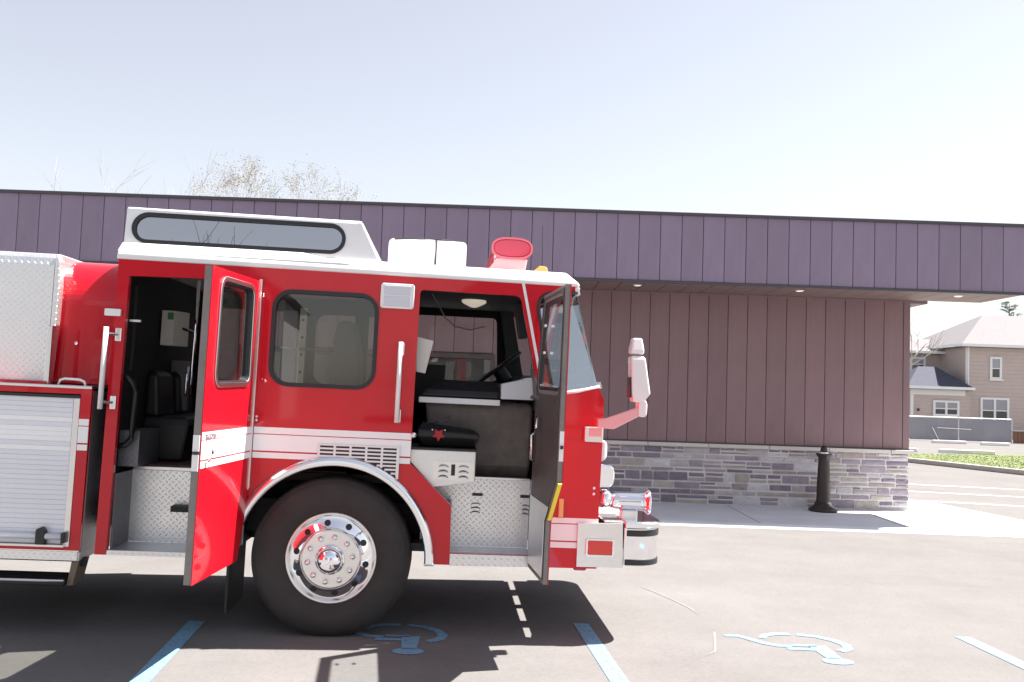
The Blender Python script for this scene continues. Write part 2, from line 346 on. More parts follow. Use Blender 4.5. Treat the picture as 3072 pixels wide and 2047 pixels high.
# fascia / roof box
bpart('roof_slab', -12, 7.32, 12.532, 13.78, 3.345, 4.305, BACK)
bpart('roof_slab', -12, 6.19, 13.781, 24, 3.345, 4.24, BACK)
bpart('roof_slab', 6.19, 6.85, 14.6, 24, 3.36, 4.2, SOFF)
fw = 0.3048; me_f = None
x = 1.7547 - 36 * fw; k = 0
while x < 7.36:
    w = min(fw, 7.36 - x)
    if w > 0.05:
        if w > fw - 0.001:
            if me_f is None:
                b0 = obox(0.004, fw - 0.004, 0, 0.022, 0, 0.945); o = link('fascia_panel', b0, FASC, BX, bevel=0.004, loc=off(x, 12.505, 3.335)); me_f = o.data
            else:
                o = share('fascia_panel', me_f, BX, off(x, 12.505, 3.335)); bb = o.modifiers.new('bevel', 'BEVEL'); bb.width = 0.004; bb.segments = 2
        else: link('fascia_panel', obox(0.006, w, 0, 0.022, 0, 0.945), FASC, BX, loc=off(x, 12.505, 3.335))
    x += fw
# return of the canopy end
for i in range(4): bpart('fascia_panel', 7.325, 7.35, 12.53 + i * 0.31, 12.53 + i * 0.31 + 0.3, 3.335, 4.28, FASC, bevel=0.004)
bpart('coping', -12, 7.39, 12.47, 12.53, 4.27, 4.315, TRIM, bevel=0.006)
bpart('coping', 7.31, 7.39, 12.535, 13.8, 4.268, 4.313, TRIM, bevel=0.006)
bpart('drip_trim', -12, 7.38, 12.482, 12.52, 3.296, 3.330, TRIM, bevel=0.004)
# soffit boards run front to back
x = -9.0
while x < 7.25:
    bpart('soffit_board', x + 0.006, min(x + 0.33, 7.31) - 0.006, 12.525, 13.775 if x < 6.19 else 13.8, 3.318, 3.34, SOFF); x += 0.33
LAMPW = mat('soffit_lamp_trim', (0.8, 0.8, 0.78), 0.4)
LAMPE = emit('soffit_lamp_lens', (0.9, 0.88, 0.8), 0.25)
for x in (-2.96, -0.57, 1.82, 4.21, 6.55):
    l = link('downlight', lathe(bmn(), [(0.0, -0.010), (0.055, -0.010), (0.065, 0.0), (0.0, 0.001)], off(x, 13.0, 3.317), 'z', 24), LAMPW, BX, smooth=False)
    link('lens', lathe(bmn(), [(0.0, -0.012), (0.045, -0.0115)], off(x, 13.0, 3.317), 'z', 20), LAMPE, l)
# wall core
bpart('wall_core', -12, 6.17, 13.83, 24, 0.05, 3.34, BACK)
pw = 0.3048; x = 6.19 - 0.085; first = True; me_w = None; me_s = None
bpart('corner_trim', 6.105, 6.205, 13.795, 13.9, 1.0, 3.318, PANEL, bevel=0.004)
for i in range(12): bpart('side_panel', 6.172, 6.197, 13.91 + i * 0.31, 13.91 + i * 0.31 + 0.298, 1.0, 3.318, PANEL, bevel=0.004)
i = 0
while x > -9.0:
    z0 = 1.0 if x > -0.2 or x < -4.0 else 2.27
    hgt = 3.3 - z0
    me = me_w if z0 == 1.0 else me_s
    if me is None:
        o = link('wall_panel', obox(0.004, pw - 0.004, 0, 0.024, 0, hgt), PANEL, BX, bevel=0.004, loc=off(x - pw, 13.805, z0))
        if z0 == 1.0: me_w = o.data
        else: me_s = o.data
    else:
        o = share('wall_panel', me, BX, off(x - pw, 13.805, z0)); bb = o.modifiers.new('bevel', 'BEVEL'); bb.width = 0.004; bb.segments = 2
    x -= pw
bpart('head_trim', -12, 6.2, 13.785, 13.80, 3.290, 3.317, PANEL)
bpart('base_trim', -0.2, 6.21, 13.786, 13.80, 0.985, 1.006, TRIM)
# shop windows behind the truck
FRAME = mat('bronze_window_frame', (0.07, 0.05, 0.045), 0.4)
for (a, b) in ((-4.0, -2.75), (-2.75, -1.5), (-1.5, -0.25)):
    bm = bmn(); plate(bm, [(a, 0.95), (b, 0.95), (b, 2.2), (a, 2.2)], [[(a + 0.07, 1.02), (b - 0.07, 1.02), (b - 0.07, 2.13), (a + 0.07, 2.13)]], -0.03, 0.03)
    w = link('window', bm, FRAME, BX, loc=(0, 0, 0))
    link('pane', obox(a + 0.07, b - 0.07, 0.0, 0.006, 1.02, 2.13), GL_BUILD, w)
    link('blind', obox(a + 0.08, b - 0.08, 0.02, 0.026, 1.5, 2.12), CARD, w)
# cap stones
x = 6.26
for j, xe in enumerate((5.905, 4.95, 4.03, 3.09, 2.15, 1.2, 0.25, -0.7)):
    bpart('cap_stone', xe + 0.004, x - 0.004, 13.735, 13.80, 0.93, 0.985, CAPST, bevel=0.005); x = xe
bpart('cap_stone', 6.2, 6.262, 13.81, 18, 0.93, 0.985, CAPST, bevel=0.005)
# stone base, laid course by course
STM = []
for nm, c in (('violet_grey', (0.285, 0.25, 0.285)), ('dark_slate', (0.20, 0.175, 0.21)), ('mid_grey', (0.40, 0.38, 0.385)), ('pale_grey', (0.50, 0.49, 0.50)), ('buff', (0.38, 0.35, 0.315)), ('brown_grey', (0.32, 0.275, 0.26))):
    STM.append(mat('stone_' + nm, c, 0.85, noise=(9, 0.22), bump=(24, 0.6, 0.012), rnd=0.12))
MORT = mat('pale_mortar', (0.64, 0.60, 0.60), 0.9, noise=(20, 0.1))
bpart('mortar_bed', -4.2, 6.19, 13.8035, 13.85, 0.05, 0.93, MORT)
bpart('mortar_bed', 6.16, 6.192, 13.86, 18, 0.05, 0.93, MORT)
rs = random.Random(21)
def stone(x0, x1, z0, z1, wts):
    m = rs.choices(STM, wts)[0]; j = 0.0135
    pr = rs.uniform(0.0, 0.022); x0 += j; x1 -= j; z0 += j; z1 -= j
    bm = bmn(); d = lambda a: rs.uniform(-a, a)
    f = [(x0 + d(.005), 0 - pr + d(.004), z0 + d(.004)), (x1 + d(.005), 0 - pr + d(.004), z0 + d(.004)), (x1 + d(.005), -pr + d(.004), z1 + d(.004)), (x0 + d(.005), -pr + d(.004), z1 + d(.004))]
    c = ((x0 + x1) / 2 + d(.02), -pr - rs.uniform(.002, .012), (z0 + z1) / 2 + d(.01))
    F_ = [bm.verts.new(v) for v in f]; B_ = [bm.verts.new((v[0], 0.05, v[2])) for v in f]; cv = bm.verts.new(c)
    for i in range(4): bm.faces.new((F_[i], F_[(i + 1) % 4], cv)); bm.faces.new((F_[i], B_[i], B_[(i + 1) % 4], F_[(i + 1) % 4]))
    for v in bm.verts: v.co.y += 0.0; v.co.z -= 0.05
    link('stone', bm, m, BX)
z = 0.055
rows = [0.14, 0.085, 0.115, 0.15, 0.065, 0.125, 0.09, 0.105]
sc = 0.872 / sum(rows); nst = 0
for rh in rows:
    rh *= sc; x = 0.75 + rs.uniform(0, 0.2)
    while x < 6.19:
        w = min(rs.uniform(0.16, 0.50), 6.205 - x)
        if 6.205 - x - w < 0.13: w = 6.205 - x
        rt = x / 6.2
        wts = (5, 4, 3, 1.6 + rt, 0.8 + 2 * rt, 0.5 + 2.2 * rt)  # paler, warmer stones favoured rightwards, putting the walk's bounced sunlight into the colour
        if rh > 0.10 and rs.random() < 0.45:
            zz = z + rh * rs.uniform(0.4, 0.6); xs = x + w * rs.uniform(0.35, 0.65) if w > 0.3 and rs.random() < 0.6 else None
            stone(x, x + w, z, zz, wts)
            if xs: stone(x, xs, zz, z + rh, wts); stone(xs, x + w, zz, z + rh, wts)
            else: stone(x, x + w, zz, z + rh, wts)
        else: stone(x, x + w, z, z + rh, wts)
        x += w
    z += rh

# ================================================================== lit bollard on the walk
BRZ = mat('dark_bronze_casting', (0.040, 0.030, 0.027), 0.45, noise=(10, 0.2), metal=0.2)
BO = empty('path_bollard', (4.765, 13.45, 0.05)); tag(BO, 'dark bronze bollard with flared base and finial beside the stone wall', 'bollard')
link('column', lathe(bmn(), [(0.0, 0.0), (0.112, 0.02), (0.11, 0.09), (0.102, 0.16), (0.098, 0.35), (0.088, 0.6), (0.080, 0.75), (0.085, 0.80), (0.112, 0.845), (0.116, 0.862), (0.0, 0.863)], (0, 0, 0), 'z', 32), BRZ, BO, smooth=True)
link('base', lathe(bmn(), [(0.0, 0.001), (0.21, 0.001), (0.212, 0.03), (0.18, 0.055), (0.135, 0.085), (0.114, 0.14), (0.0, 0.141)], (0, 0, 0), 'z', 32), BRZ, BO, smooth=True)
link('cap_ring', lathe(bmn(), [(0.0, 0.863), (0.07, 0.864), (0.068, 0.885), (0.0, 0.886)], (0, 0, 0), 'z', 24), CHROME2, BO)
link('finial', lathe(bmn(), [(0.0, 0.885), (0.055, 0.886), (0.05, 0.93), (0.03, 0.975), (0.0, 0.985)], (0, 0, 0), 'z', 20), BRZ, BO, smooth=True)
for k in range(4):
    a = k * math.pi / 2 + 0.5
    link('anchor_bolt', lathe(bmn(), [(0.0, 0.055), (0.014, 0.055), (0.014, 0.075), (0.0, 0.076)], (0.165 * math.cos(a), 0.165 * math.sin(a), 0.0), 'z', 8), BRZ, BO)

# ================================================================== fire engine
W = 2.0                                   # cab width
T = empty('fire_engine', (-1.16086, 6.11631, 0.0), (0, 0.014, 0.075))
tag(T, 'red and white fire engine with both crew doors standing open', 'fire engine')
def tp(name, bm, m, parent=None, **k): return link(name, bm, m, parent or T, **k)
def tb(name, a, m, parent=None, bevel=0.0, **k): return link(name, obox(*a), m, parent or T, bevel=bevel, **k)
WC = (-0.03, 0.53)
ring_o = 0.70
# ---- cab shell
def rnd_poly(lp, rads, n=4):
    out = []; c = len(lp)
    for i in range(c):
        r = rads[i] if isinstance(rads, (list, tuple)) else rads
        p = Vector(lp[i]); a = Vector(lp[i - 1]) - p; b = Vector(lp[(i + 1) % c]) - p
        if r <= 0: out.append(tuple(p)); continue
        ang = a.angle(b); d = min(r / math.tan(ang / 2), a.length * .49, b.length * .49); p0 = p + a.normalized() * d; p1 = p + b.normalized() * d
        for k in range(n + 1):
            t = k / n; q = p0 * (1 - t) ** 2 + p * 2 * t * (1 - t) + p1 * t * t; out.append((q.x, q.y))
    return out
NOTCH = rnd_poly([(1.588, 2.452), (1.285, 2.432), (1.44, 1.728), (1.765, 1.79)], [0, 0.12, 0.05, 0], 6)[1:-1]
aL = math.degrees(math.acos((-0.62 + 0.03) / ring_o))
side = [(1.80, 0.528), (0.67, 0.521)] + arc(WC[0], WC[1], ring_o, 0, aL, 36) + [(-0.62, 2.41), (-1.495, 2.394), (-1.518, 0.513), (-1.594, 0.513), (-1.572, 2.512), (1.575, 2.497), (1.588, 2.452)] + NOTCH + [(1.765, 1.79), (1.803, 1.70), (1.806, 1.43), (1.80, 0.96)]
fopen = [(0.478, 2.41), (1.181, 2.405), (1.338, 1.74), (1.34, 0.602), (0.776, 0.602), (0.768, 0.926), (0.472, 1.205)]
fopen_r = rnd_poly(fopen, [0.03, 0.05, 0.1, 0.0, 0.0, 0.02, 0.02])
midwin = rr(-0.515, 0.19, 1.705, 2.35, 0.12)
qwin = rnd_poly([(1.285, 2.432), (1.592, 2.452), (1.760, 1.798), (1.44, 1.728)], [0.12, 0.0, 0.0, 0.06])
bm = plate(bmn(), side, [fopen_r, midwin], 0.0, 0.045); cab = tp('cab_side', bm, RED, bevel=0.006)
# far side of the cab
fs = [(1.80, 0.9), (0.671, 0.9)] + arc(WC[0], WC[1], ring_o, 30, 150, 20) + [(-0.9, 0.9), (-1.580, 0.9), (-1.568, 2.512), (1.575, 2.497), (1.60, 2.40), (1.765, 1.79), (1.803, 1.70), (1.80, 0.96)]
farw = rnd_poly([(0.30, 2.39), (1.13, 2.395), (1.17, 1.80), (0.30, 1.78)], 0.05)
fqw = rnd_poly([(1.27, 2.42), (1.575, 2.43), (1.738, 1.80), (1.36, 1.76)], 0.05)
fmw = rr(-0.515, 0.10, 1.705, 2.35, 0.10); frw = rr(-1.42, -0.72, 1.70, 2.36, 0.1)
tp('cab_far_side', plate(bmn(), fs, [farw, fqw, fmw, frw], W - 0.045, W), RED)
for lp in (farw, fqw, fmw, frw): tp('far_window_glass', plate(bmn(), grow(lp, 0.0), None, W - 0.025, W - 0.02), GL_CLEAR)
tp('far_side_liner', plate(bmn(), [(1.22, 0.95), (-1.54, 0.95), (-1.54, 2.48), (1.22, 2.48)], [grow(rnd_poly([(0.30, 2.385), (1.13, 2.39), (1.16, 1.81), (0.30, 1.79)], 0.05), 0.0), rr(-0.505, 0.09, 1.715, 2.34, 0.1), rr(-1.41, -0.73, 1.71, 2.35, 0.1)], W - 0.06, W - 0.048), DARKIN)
# cab front
tp('cab_front', prism(bmn(), [(1.765, 1.79), (1.803, 1.70), (1.806, 1.43), (1.80, 0.96), (1.80, 0.84), (1.755, 0.84), (1.74, 1.75)], 0.047, W - 0.047), RED)
bm = bmn(); tp('windshield', prism(bm, [(1.592, 2.43), (1.757, 1.80), (1.750, 1.80), (1.585, 2.43)], 0.06, W - 0.06), GL_WIND)
tp('windshield_frame', prism(prism(bmn(), [(1.57, 2.495), (1.60, 2.485), (1.612, 2.44), (1.575, 2.435)], 0.046, W - 0.046), [(1.740, 1.81), (1.775, 1.83), (1.79, 1.785), (1.745, 1.775)], 0.0, W), CHROME2, bevel=0.005)
tp('windshield_post', prism(bmn(), [(1.585, 2.43), (1.605, 2.43), (1.77, 1.81), (1.75, 1.81)], W / 2 - 0.03, W / 2 + 0.03), BLACK)
tb('wiper', (1.745, 1.765, 0.35, 0.75, 1.86, 1.872), BLACK)
# quarter glass and gasket
Mq = Matrix.Translation((0, 0.020, 1.72)) @ Matrix.Rotation(R(-11), 4, 'X') @ Matrix.Translation((0, 0, -1.72))
tp('quarter_glass', plate(bmn(), qwin, None, 0.0, 0.006, Mq), GL_WIND)
tp('quarter_gasket', tube(bmn(), [(x, 0.0, z) for x, z in [(1.584, 2.449)] + NOTCH + [(1.66, 1.771)]], 0.013, 8), GASK, smooth=True)
tp('quarter_sill', tube(bmn(), [(1.43, -0.008, 1.722), (1.60, -0.01, 1.752), (1.765, -0.006, 1.795)], 0.011), WHITE, smooth=True)
# centre crew window
tp('crew_window_glass', plate(bmn(), midwin, None, 0.020, 0.026), GL_TINT)
tp('crew_window_gasket', plate(bmn(), grow(midwin, 0.012), [grow(midwin, -0.016)], -0.008, 0.014), GASK)
# white drip strip along the windscreen pillar
tp('pillar_strip', prism(bmn(), [(1.183, 2.504), (1.203, 2.504), (1.352, 1.86), (1.332, 1.86)], -0.008, -0.001), WHITE)
tp('cab_crease', prism(bmn(), [(1.42, 1.425), (1.79, 1.425), (1.79, 1.418), (1.42, 1.418)], -0.004, -0.0005), RED)
# ---- stripes (white bands with red pinstripes between)
def stripes(parent, x0, x1, y, arcs=None, dy=-0.003, z=0.0):
    for a, b in ((1.366, 1.410), (1.250, 1.360), (1.200, 1.239)):
        link('stripe', obox(x0, x1, min(y, y + dy), max(y, y + dy), a + z, b + z), STRIPE, parent)
stripes(T, -0.598, 0.471, -0.0005)
for a, b, xe in ((0.835, 0.872, 1.80), (0.715, 0.828, 1.80), (0.665, 0.705, 1.655)): tb('stripe', (1.345, xe, -0.0035, -0.0005, a, b), STRIPE)
# ---- roof
def loft(bm, loops):
    rows = [[bm.verts.new(p) for p in lp] for lp in loops]; n = len(rows[0])
    for i in range(len(rows) - 1):
        for k in range(n): bm.faces.new((rows[i][k], rows[i][(k + 1) % n], rows[i + 1][(k + 1) % n], rows[i + 1][k]))
    bm.faces.new(rows[0][::-1]); bm.faces.new(rows[-1]); return bm
def rect(x0, x1, y0, y1, z, zf=None):
    return [(x0, y0, z), (x1, y0, zf or z), (x1, y1, zf or z), (x0, y1, z)]
tp('roof', loft(bmn(), [rect(-1.585, 1.598, -0.012, W + 0.012, 2.505, 2.490), rect(-1.582, 1.592, -0.014, W + 0.014, 2.545, 2.515), rect(-1.57, 1.50, 0.035, W - 0.035, 2.603, 2.592)]), WHITE, bevel=0.018, seg=3)
tp('visor_lip', prism(bmn(), [(1.565, 2.452), (1.592, 2.452), (1.60, 2.485), (1.565, 2.488)], -0.008, W + 0.008), WHITE, bevel=0.005)
tp('rear_cowl', loft(bmn(), [rect(-1.59, 0.03, -0.005, 0.2, 2.556), rect(-1.57, -0.35, 0.035, 0.2, 2.628)]), WHITE, bevel=0.01)
# raised crew roof
lw = rr(-1.512, -0.075, 2.642, 2.838, 0.097, 10)
Ml = Matrix.Translation((0, 0.055, 2.60)) @ Matrix.Rotation(R(-6), 4, 'X') @ Matrix.Translation((0, 0, -2.60))
Mr = Matrix.Translation((0, W - 0.055, 2.60)) @ Matrix.Rotation(R(6), 4, 'X') @ Matrix.Translation((0, 0, -2.60))
wall = [(-1.572, 2.585), (0.185, 2.60), (0.045, 2.872), (-1.572, 2.884)]
bm = bmn(); plate(bm, wall, [lw], 0.0, 0.03, Ml); plate(bm, wall, [lw], -0.03, 0.0, Mr)
prism(bm, [(0.185, 2.598), (0.150, 2.598), (0.010, 2.872), (0.045, 2.872)], 0.08, W - 0.08)
box(bm, -1.572, 0.04, 0.086, W - 0.086, 2.852, 2.882); box(bm, -1.572, -1.545, 0.08, W - 0.08, 2.59, 2.85)
tp('raised_roof', bm, WHITE, bevel=0.012, seg=3)
tp('raised_roof_liner', obox(-1.54, 0.0, 0.14, W - 0.14, 2.838, 2.846), DARKIN)
tp('long_window_glass', plate(bmn(), lw, None, 0.008, 0.014, Ml), GL_ROOF); tp('long_window_glass', plate(bmn(), lw, None, -0.014, -0.008, Mr), GL_ROOF)
tp('long_window_gasket', plate(bmn(), grow(lw, 0.012), [grow(lw, -0.014)], -0.010, 0.004, Ml), GASK)
tp('roof_vent', loft(bmn(), [rect(-0.16, 0.0, 0.3, 0.5, 2.882), rect(-0.14, -0.02, 0.32, 0.48, 2.90)]), WHITE, bevel=0.006)
# ---- roof equipment
tp('roof_box', prism(bmn(), rnd_poly([(0.208, 2.60), (0.208, 2.84), (0.555, 2.848), (0.555, 2.60)], [0.0, 0.04, 0.005, 0.0]), 0.50, 1.05), WHITE, bevel=0.008)
tp('roof_box', prism(bmn(), rnd_poly([(0.570, 2.60), (0.570, 2.846), (0.795, 2.842), (0.795, 2.60)], [0.0, 0.005, 0.04, 0.0]), 0.50, 1.05), WHITE, bevel=0.008)
bm = bmn(); tube(bm, [(0.25, 0.495, 2.835), (0.40, 0.50, 2.85), (0.52, 0.51, 2.846), (0.60, 0.50, 2.852), (0.68, 0.51, 2.848)], 0.006, 6); tp('roof_box_cable', bm, BLACK)
# light bar: oval tube across the roof with clear middle and red end lens
ov = [(1.128 + 0.146 * math.copysign(abs(math.cos(t)) ** 0.7, math.cos(t)), 2.790 + 0.074 * math.copysign(abs(math.sin(t)) ** 0.8, math.sin(t))) for t in (2 * math.pi * k / 40 for k in range(40))]
lb = tp('light_bar', prism(bmn(), ov, 0.335, W - 0.335), REDLENS, bevel=0.012)
tp('end_rim', plate(bmn(), grow(ov, 0.008), [grow(ov, -0.008)], 0.322, 0.340), mat('pink_lens_rim', (0.72, 0.14, 0.19), 0.2, coat=0.5), lb)
tp('end_lens', plate(bmn(), grow(ov, -0.014), None, 0.322, 0.330), REDLENS, lb)
tp('reflector', prism(bmn(), [(1.02, 2.755), (1.24, 2.755), (1.20, 2.735), (1.06, 2.735)], 0.36, 0.9), CHROME, lb)
tp('light_bar_foot', prism(bmn(), [(0.94, 2.60), (1.23, 2.60), (1.25, 2.72), (1.02, 2.72)], 0.36, W - 0.36), mat('pinkish_clear_lens', (0.80, 0.50, 0.52), 0.15, coat=0.5), lb, bevel=0.01)
tp('antenna', tube(bmn(), [(1.375, 0.5, 2.60), (1.374, 0.5, 2.75), (1.364, 0.5, 3.01)], [0.006, 0.003, 0.002], 6), BLACK)
am = tp('clearance_lamp', prism(bmn(), rnd_poly([(1.25, 2.585), (1.33, 2.66), (1.385, 2.655), (1.40, 2.585)], [0, .02, .02, 0]), 0.24, 0.34), AMBER, bevel=0.006)
tp('lamp_base', obox(1.23, 1.42, 0.225, 0.355, 2.588, 2.602), WHITE, am)
# ---- scene light on the side
sc_ = tp('scene_light', prism(bmn(), rr(0.208, 0.440, 2.266, 2.440, 0.02), -0.035, -0.001), WHITE, bevel=0.006)
tb('lens', (0.232, 0.416, -0.040, -0.034, 2.362, 2.425), CLEARP, sc_, bevel=0.004); tb('lens', (0.232, 0.416, -0.040, -0.034, 2.282, 2.352), CLEARP, sc_, bevel=0.004)
for x in (0.219, 0.429):
    for z in (2.276, 2.430): tp('screw', lathe(bmn(), [(0.0, -0.039), (0.006, -0.038), (0.006, -0.034)], (x, 0, z), 'y', 8), CHROME2, sc_)
# ---- grab rails
def grab(name, x, z0, z1, lean=0.0, y=-0.06, r=0.017, ends=True, xm=None):
    g = tp(name, tube(bmn(), [(x, y, z0), (x + lean * 0.5, y, (z0 + z1) / 2), (x + lean, y, z1)], r, 12), WHITE, smooth=True)
    for z, xx in ((z0 + 0.045, x), (z1 - 0.045, x + lean)):
        tp('standoff', tube(bmn(), [(xx, y, z), (xx + (xm or 0), -0.002, z)], 0.011, 8), CHROME2, g)
        tp('mount', obox(xx + (xm or 0) - 0.016, xx + (xm or 0) + 0.024, -0.010, -0.001, z - 0.045, z + 0.045), CHROME, g, bevel=0.005)
    return g
grab('grab_rail', 0.366, 1.482, 2.035, 0.0)
grab('grab_rail', -1.600, 1.485, 2.035, 0.004, y=-0.07, xm=0.055)
tb('reflector_plate', (-1.632, -1.525, -0.03, -0.004, 2.113, 2.162), WHITE, bevel=0.006)
tp('hinge_strip', prism(bmn(), [(-0.619, 2.42), (-0.600, 2.42), (-0.602, 1.0), (-0.621, 0.965)], -0.020, -0.001), CHROME2, bevel=0.003)
for z in (1.48, 1.455): tp('strip_screw', lathe(bmn(), [(0.0, -0.012), (0.009, -0.009), (0.010, -0.0005)], (-0.586, 0, z), 'y', 8), CHROME2)
# ---- air grille above the wheel
gx0, gx1, gz1 = -0.161, 0.392, 1.315
def archx(z):
    d = ring_o ** 2 - (z - WC[1]) ** 2
    return gx0 if d <= 0 or z > WC[1] + ring_o - 0.004 else WC[0] + math.sqrt(d) + 0.004
gz = []
arcp = [p for p in arc(WC[0], WC[1], ring_o + 0.004, 53.5, 88, 14)]
gr = tp('air_grille', plate(bmn(), [(gx1, gz1), (gx0, gz1), (gx0, 1.236)] + arcp[::-1] + [(gx1, 1.10)], None, -0.005, -0.0005), BLACK)
z = gz1; row = 0
while z > 1.11:
    h = 0.012; x0 = max(gx0, archx(z - h)) if z - h < WC[1] + ring_o else gx0
    if x0 < gx1 - 0.03: tb('slat', (x0, gx1, -0.014, -0.0045, z - h, z), WHITE, gr)
    z -= 0.0255
for k in range(6):
    x = gx0 + (gx1 - gx0 - 0.016) * k / 5
    zlow = 1.236 if x < 0.02 else max(WC[1] + math.sqrt(max(ring_o ** 2 - (x + 0.03) ** 2, 0)) + 0.003, 1.11)
    tb('divider', (x, x + 0.016, -0.015, -0.0045, zlow, gz1 - 0.001), WHITE, gr)
tb('frame_foot', (gx1 - 0.012, gx1 + 0.004, -0.0165, -0.0045, 1.095, gz1 + 0.002), CHROME2, gr)
# ---- fender ring and wheel well
prof = [(0.702, -0.001), (0.700, -0.020), (0.688, -0.034), (0.665, -0.040), (0.645, -0.036), (0.634, -0.022), (0.632, 0.06)]
bm = lathe(bmn(), prof, (WC[0], 0, WC[1]), 'y', 56, R(0), R(160)); tp('fender_ring', bm, mat('polished_fender_trim', (0.84, 0.85, 0.87), 0.14, metal=1.0), smooth=True)
tp('fender_leg', obox(0.602, 0.672, -0.038, 0.06, 0.515, 0.532), CHROME2, bevel=0.006)
bm = lathe(bmn(), [(0.70, 0.046), (0.69, 0.75), (0.05, 0.76)], (WC[0], 0, WC[1]), 'y', 40, R(0), R(180)); tp('wheel_well', bm, CHASSIS)
# ---- wheel
cy = 0.01; cz = 0.532; cxw = -0.035
TYR = [(0.2850, 0.075), (0.2980, 0.045), (0.3386, 0.022), (0.4001, 0.004), (0.4514, 0.004), (0.4976, 0.016), (0.5161, 0.028), (0.5192, 0.034), (0.5253, 0.036), (0.5387, 0.052), (0.5458, 0.075), (0.5458, 0.095), (0.5335, 0.098), (0.5335, 0.108), (0.5458, 0.111), (0.5458, 0.145), (0.5335, 0.148), (0.5335, 0.160), (0.5458, 0.163), (0.5458, 0.205), (0.5335, 0.208), (0.5335, 0.22), (0.5458, 0.223), (0.5458, 0.27), (0.5387, 0.29), (0.4925, 0.32), (0.3000, 0.30)]
def wheel(yc, flip):
    s = -1 if flip else 1
    rim = tp('wheel', lathe(bmn(), [(r, s * y) for r, y in [(0.279, 0.0625), (0.262, 0.060), (0.235, 0.046), (0.210, 0.030), (0.202, 0.022), (0.199, 0.004)]], (cxw, yc, cz), 'y', 72), CHROME, smooth=True)
    tp('tyre', lathe(bmn(), [(r, s * y) for r, y in TYR], (cxw, yc, cz), 'y', 96), RUBBER, rim, smooth=True)
    tp('rim_lip', lathe(bmn(), [(r, s * y) for r, y in [(0.296, 0.085), (0.312, 0.046), (0.310, 0.034), (0.302, 0.030), (0.292, 0.036), (0.284, 0.052), (0.278, 0.063)]], (cxw, yc, cz), 'y', 72), SATIN, rim, smooth=True)
    if flip: return rim
    tp('hub_disc', lathe(bmn(), [(0.200, 0.004), (0.199, -0.004), (0.190, -0.010), (0.105, -0.012), (0.0, -0.012)], (cxw, yc, cz), 'y', 64), SATIN, rim, smooth=False)
    tp('hub_cap', lathe(bmn(), [(0.102, -0.011), (0.100, -0.030), (0.094, -0.036), (0.088, -0.038), (0.086, -0.060), (0.078, -0.085), (0.058, -0.104), (0.03, -0.113), (0.0, -0.115)], (cxw, yc, cz), 'y', 48), CHROME, rim, smooth=True)
    nut = None
    for k in range(10):
        a = R(9 + 36 * k); p = (cxw + 0.152 * math.cos(a), yc - 0.012, cz + 0.152 * math.sin(a))
        if nut is None:
            o = tp('lug_nut', lathe(bmn(), [(0.020, 0.0), (0.020, -0.006), (0.0165, -0.007), (0.0165, -0.022), (0.010, -0.030), (0.0, -0.032)], (0, 0, 0), 'y', 12), CHROME, rim, smooth=True, loc=p); nut = o.data
        else: share('lug_nut', nut, rim, p)
    hh = None  # black discs on the rim paint in the dark of the openings
    for k in range(10):
        a = R(27 + 36 * k); p = (cxw + 0.240 * math.cos(a), yc + 0.0475, cz + 0.240 * math.sin(a))
        nrm = Vector((math.cos(a) * 0.5, -0.866, math.sin(a) * 0.5)); rq = Vector((0, -1, 0)).rotation_difference(nrm).to_euler()
        if hh is None:
            o = tp('hand_hole_disc', lathe(bmn(), [(0.0225, 0.004), (0.022, -0.0035), (0.019, -0.004), (0.018, -0.001), (0.0, 0.0)], (0, 0, 0), 'y', 18), BLACK, rim, loc=p, rot=rq); hh = o.data
        else: share('hand_hole_disc', hh, rim, p, rq)
    tp('valve_stem', tube(bmn(), [(cxw + 0.20, yc + 0.02, cz + 0.19), (cxw + 0.19, yc - 0.005, cz + 0.175)], 0.005, 6), CHROME2, rim)
    return rim
wheel(cy, False); wheel(W - 0.02, True)
# ---- chassis and underside
tb('frame_rail', (-3.4, 1.75, 0.52, 0.60, 0.62, 0.86), CHASSIS); tb('frame_rail', (-3.4, 1.75, 1.40, 1.48, 0.62, 0.86), CHASSIS)
tb('front_axle', (-0.10, 0.04, 0.25, W - 0.25, 0.44, 0.56), CHASSIS, bevel=0.02)
tb('engine_sump', (-0.45, 1.2, 0.62, 1.38, 0.60, 1.0), CHASSIS, bevel=0.04)
tb('cab_floor', (-1.56, 1.74, 0.36, W - 0.05, 1.02, 1.075), CHASSIS)
tp('mud_flap', obox(-0.735, -0.718, 0.06, 0.56, 0.13, 0.98), CHASSIS)
tb('flap_bracket', (-0.712, -0.68, 0.02, 0.10, 0.83, 0.93), CHASSIS)
tb('tie_rod', (0.50, 0.60, 0.12, 0.5, 0.585, 0.64), CHASSIS)
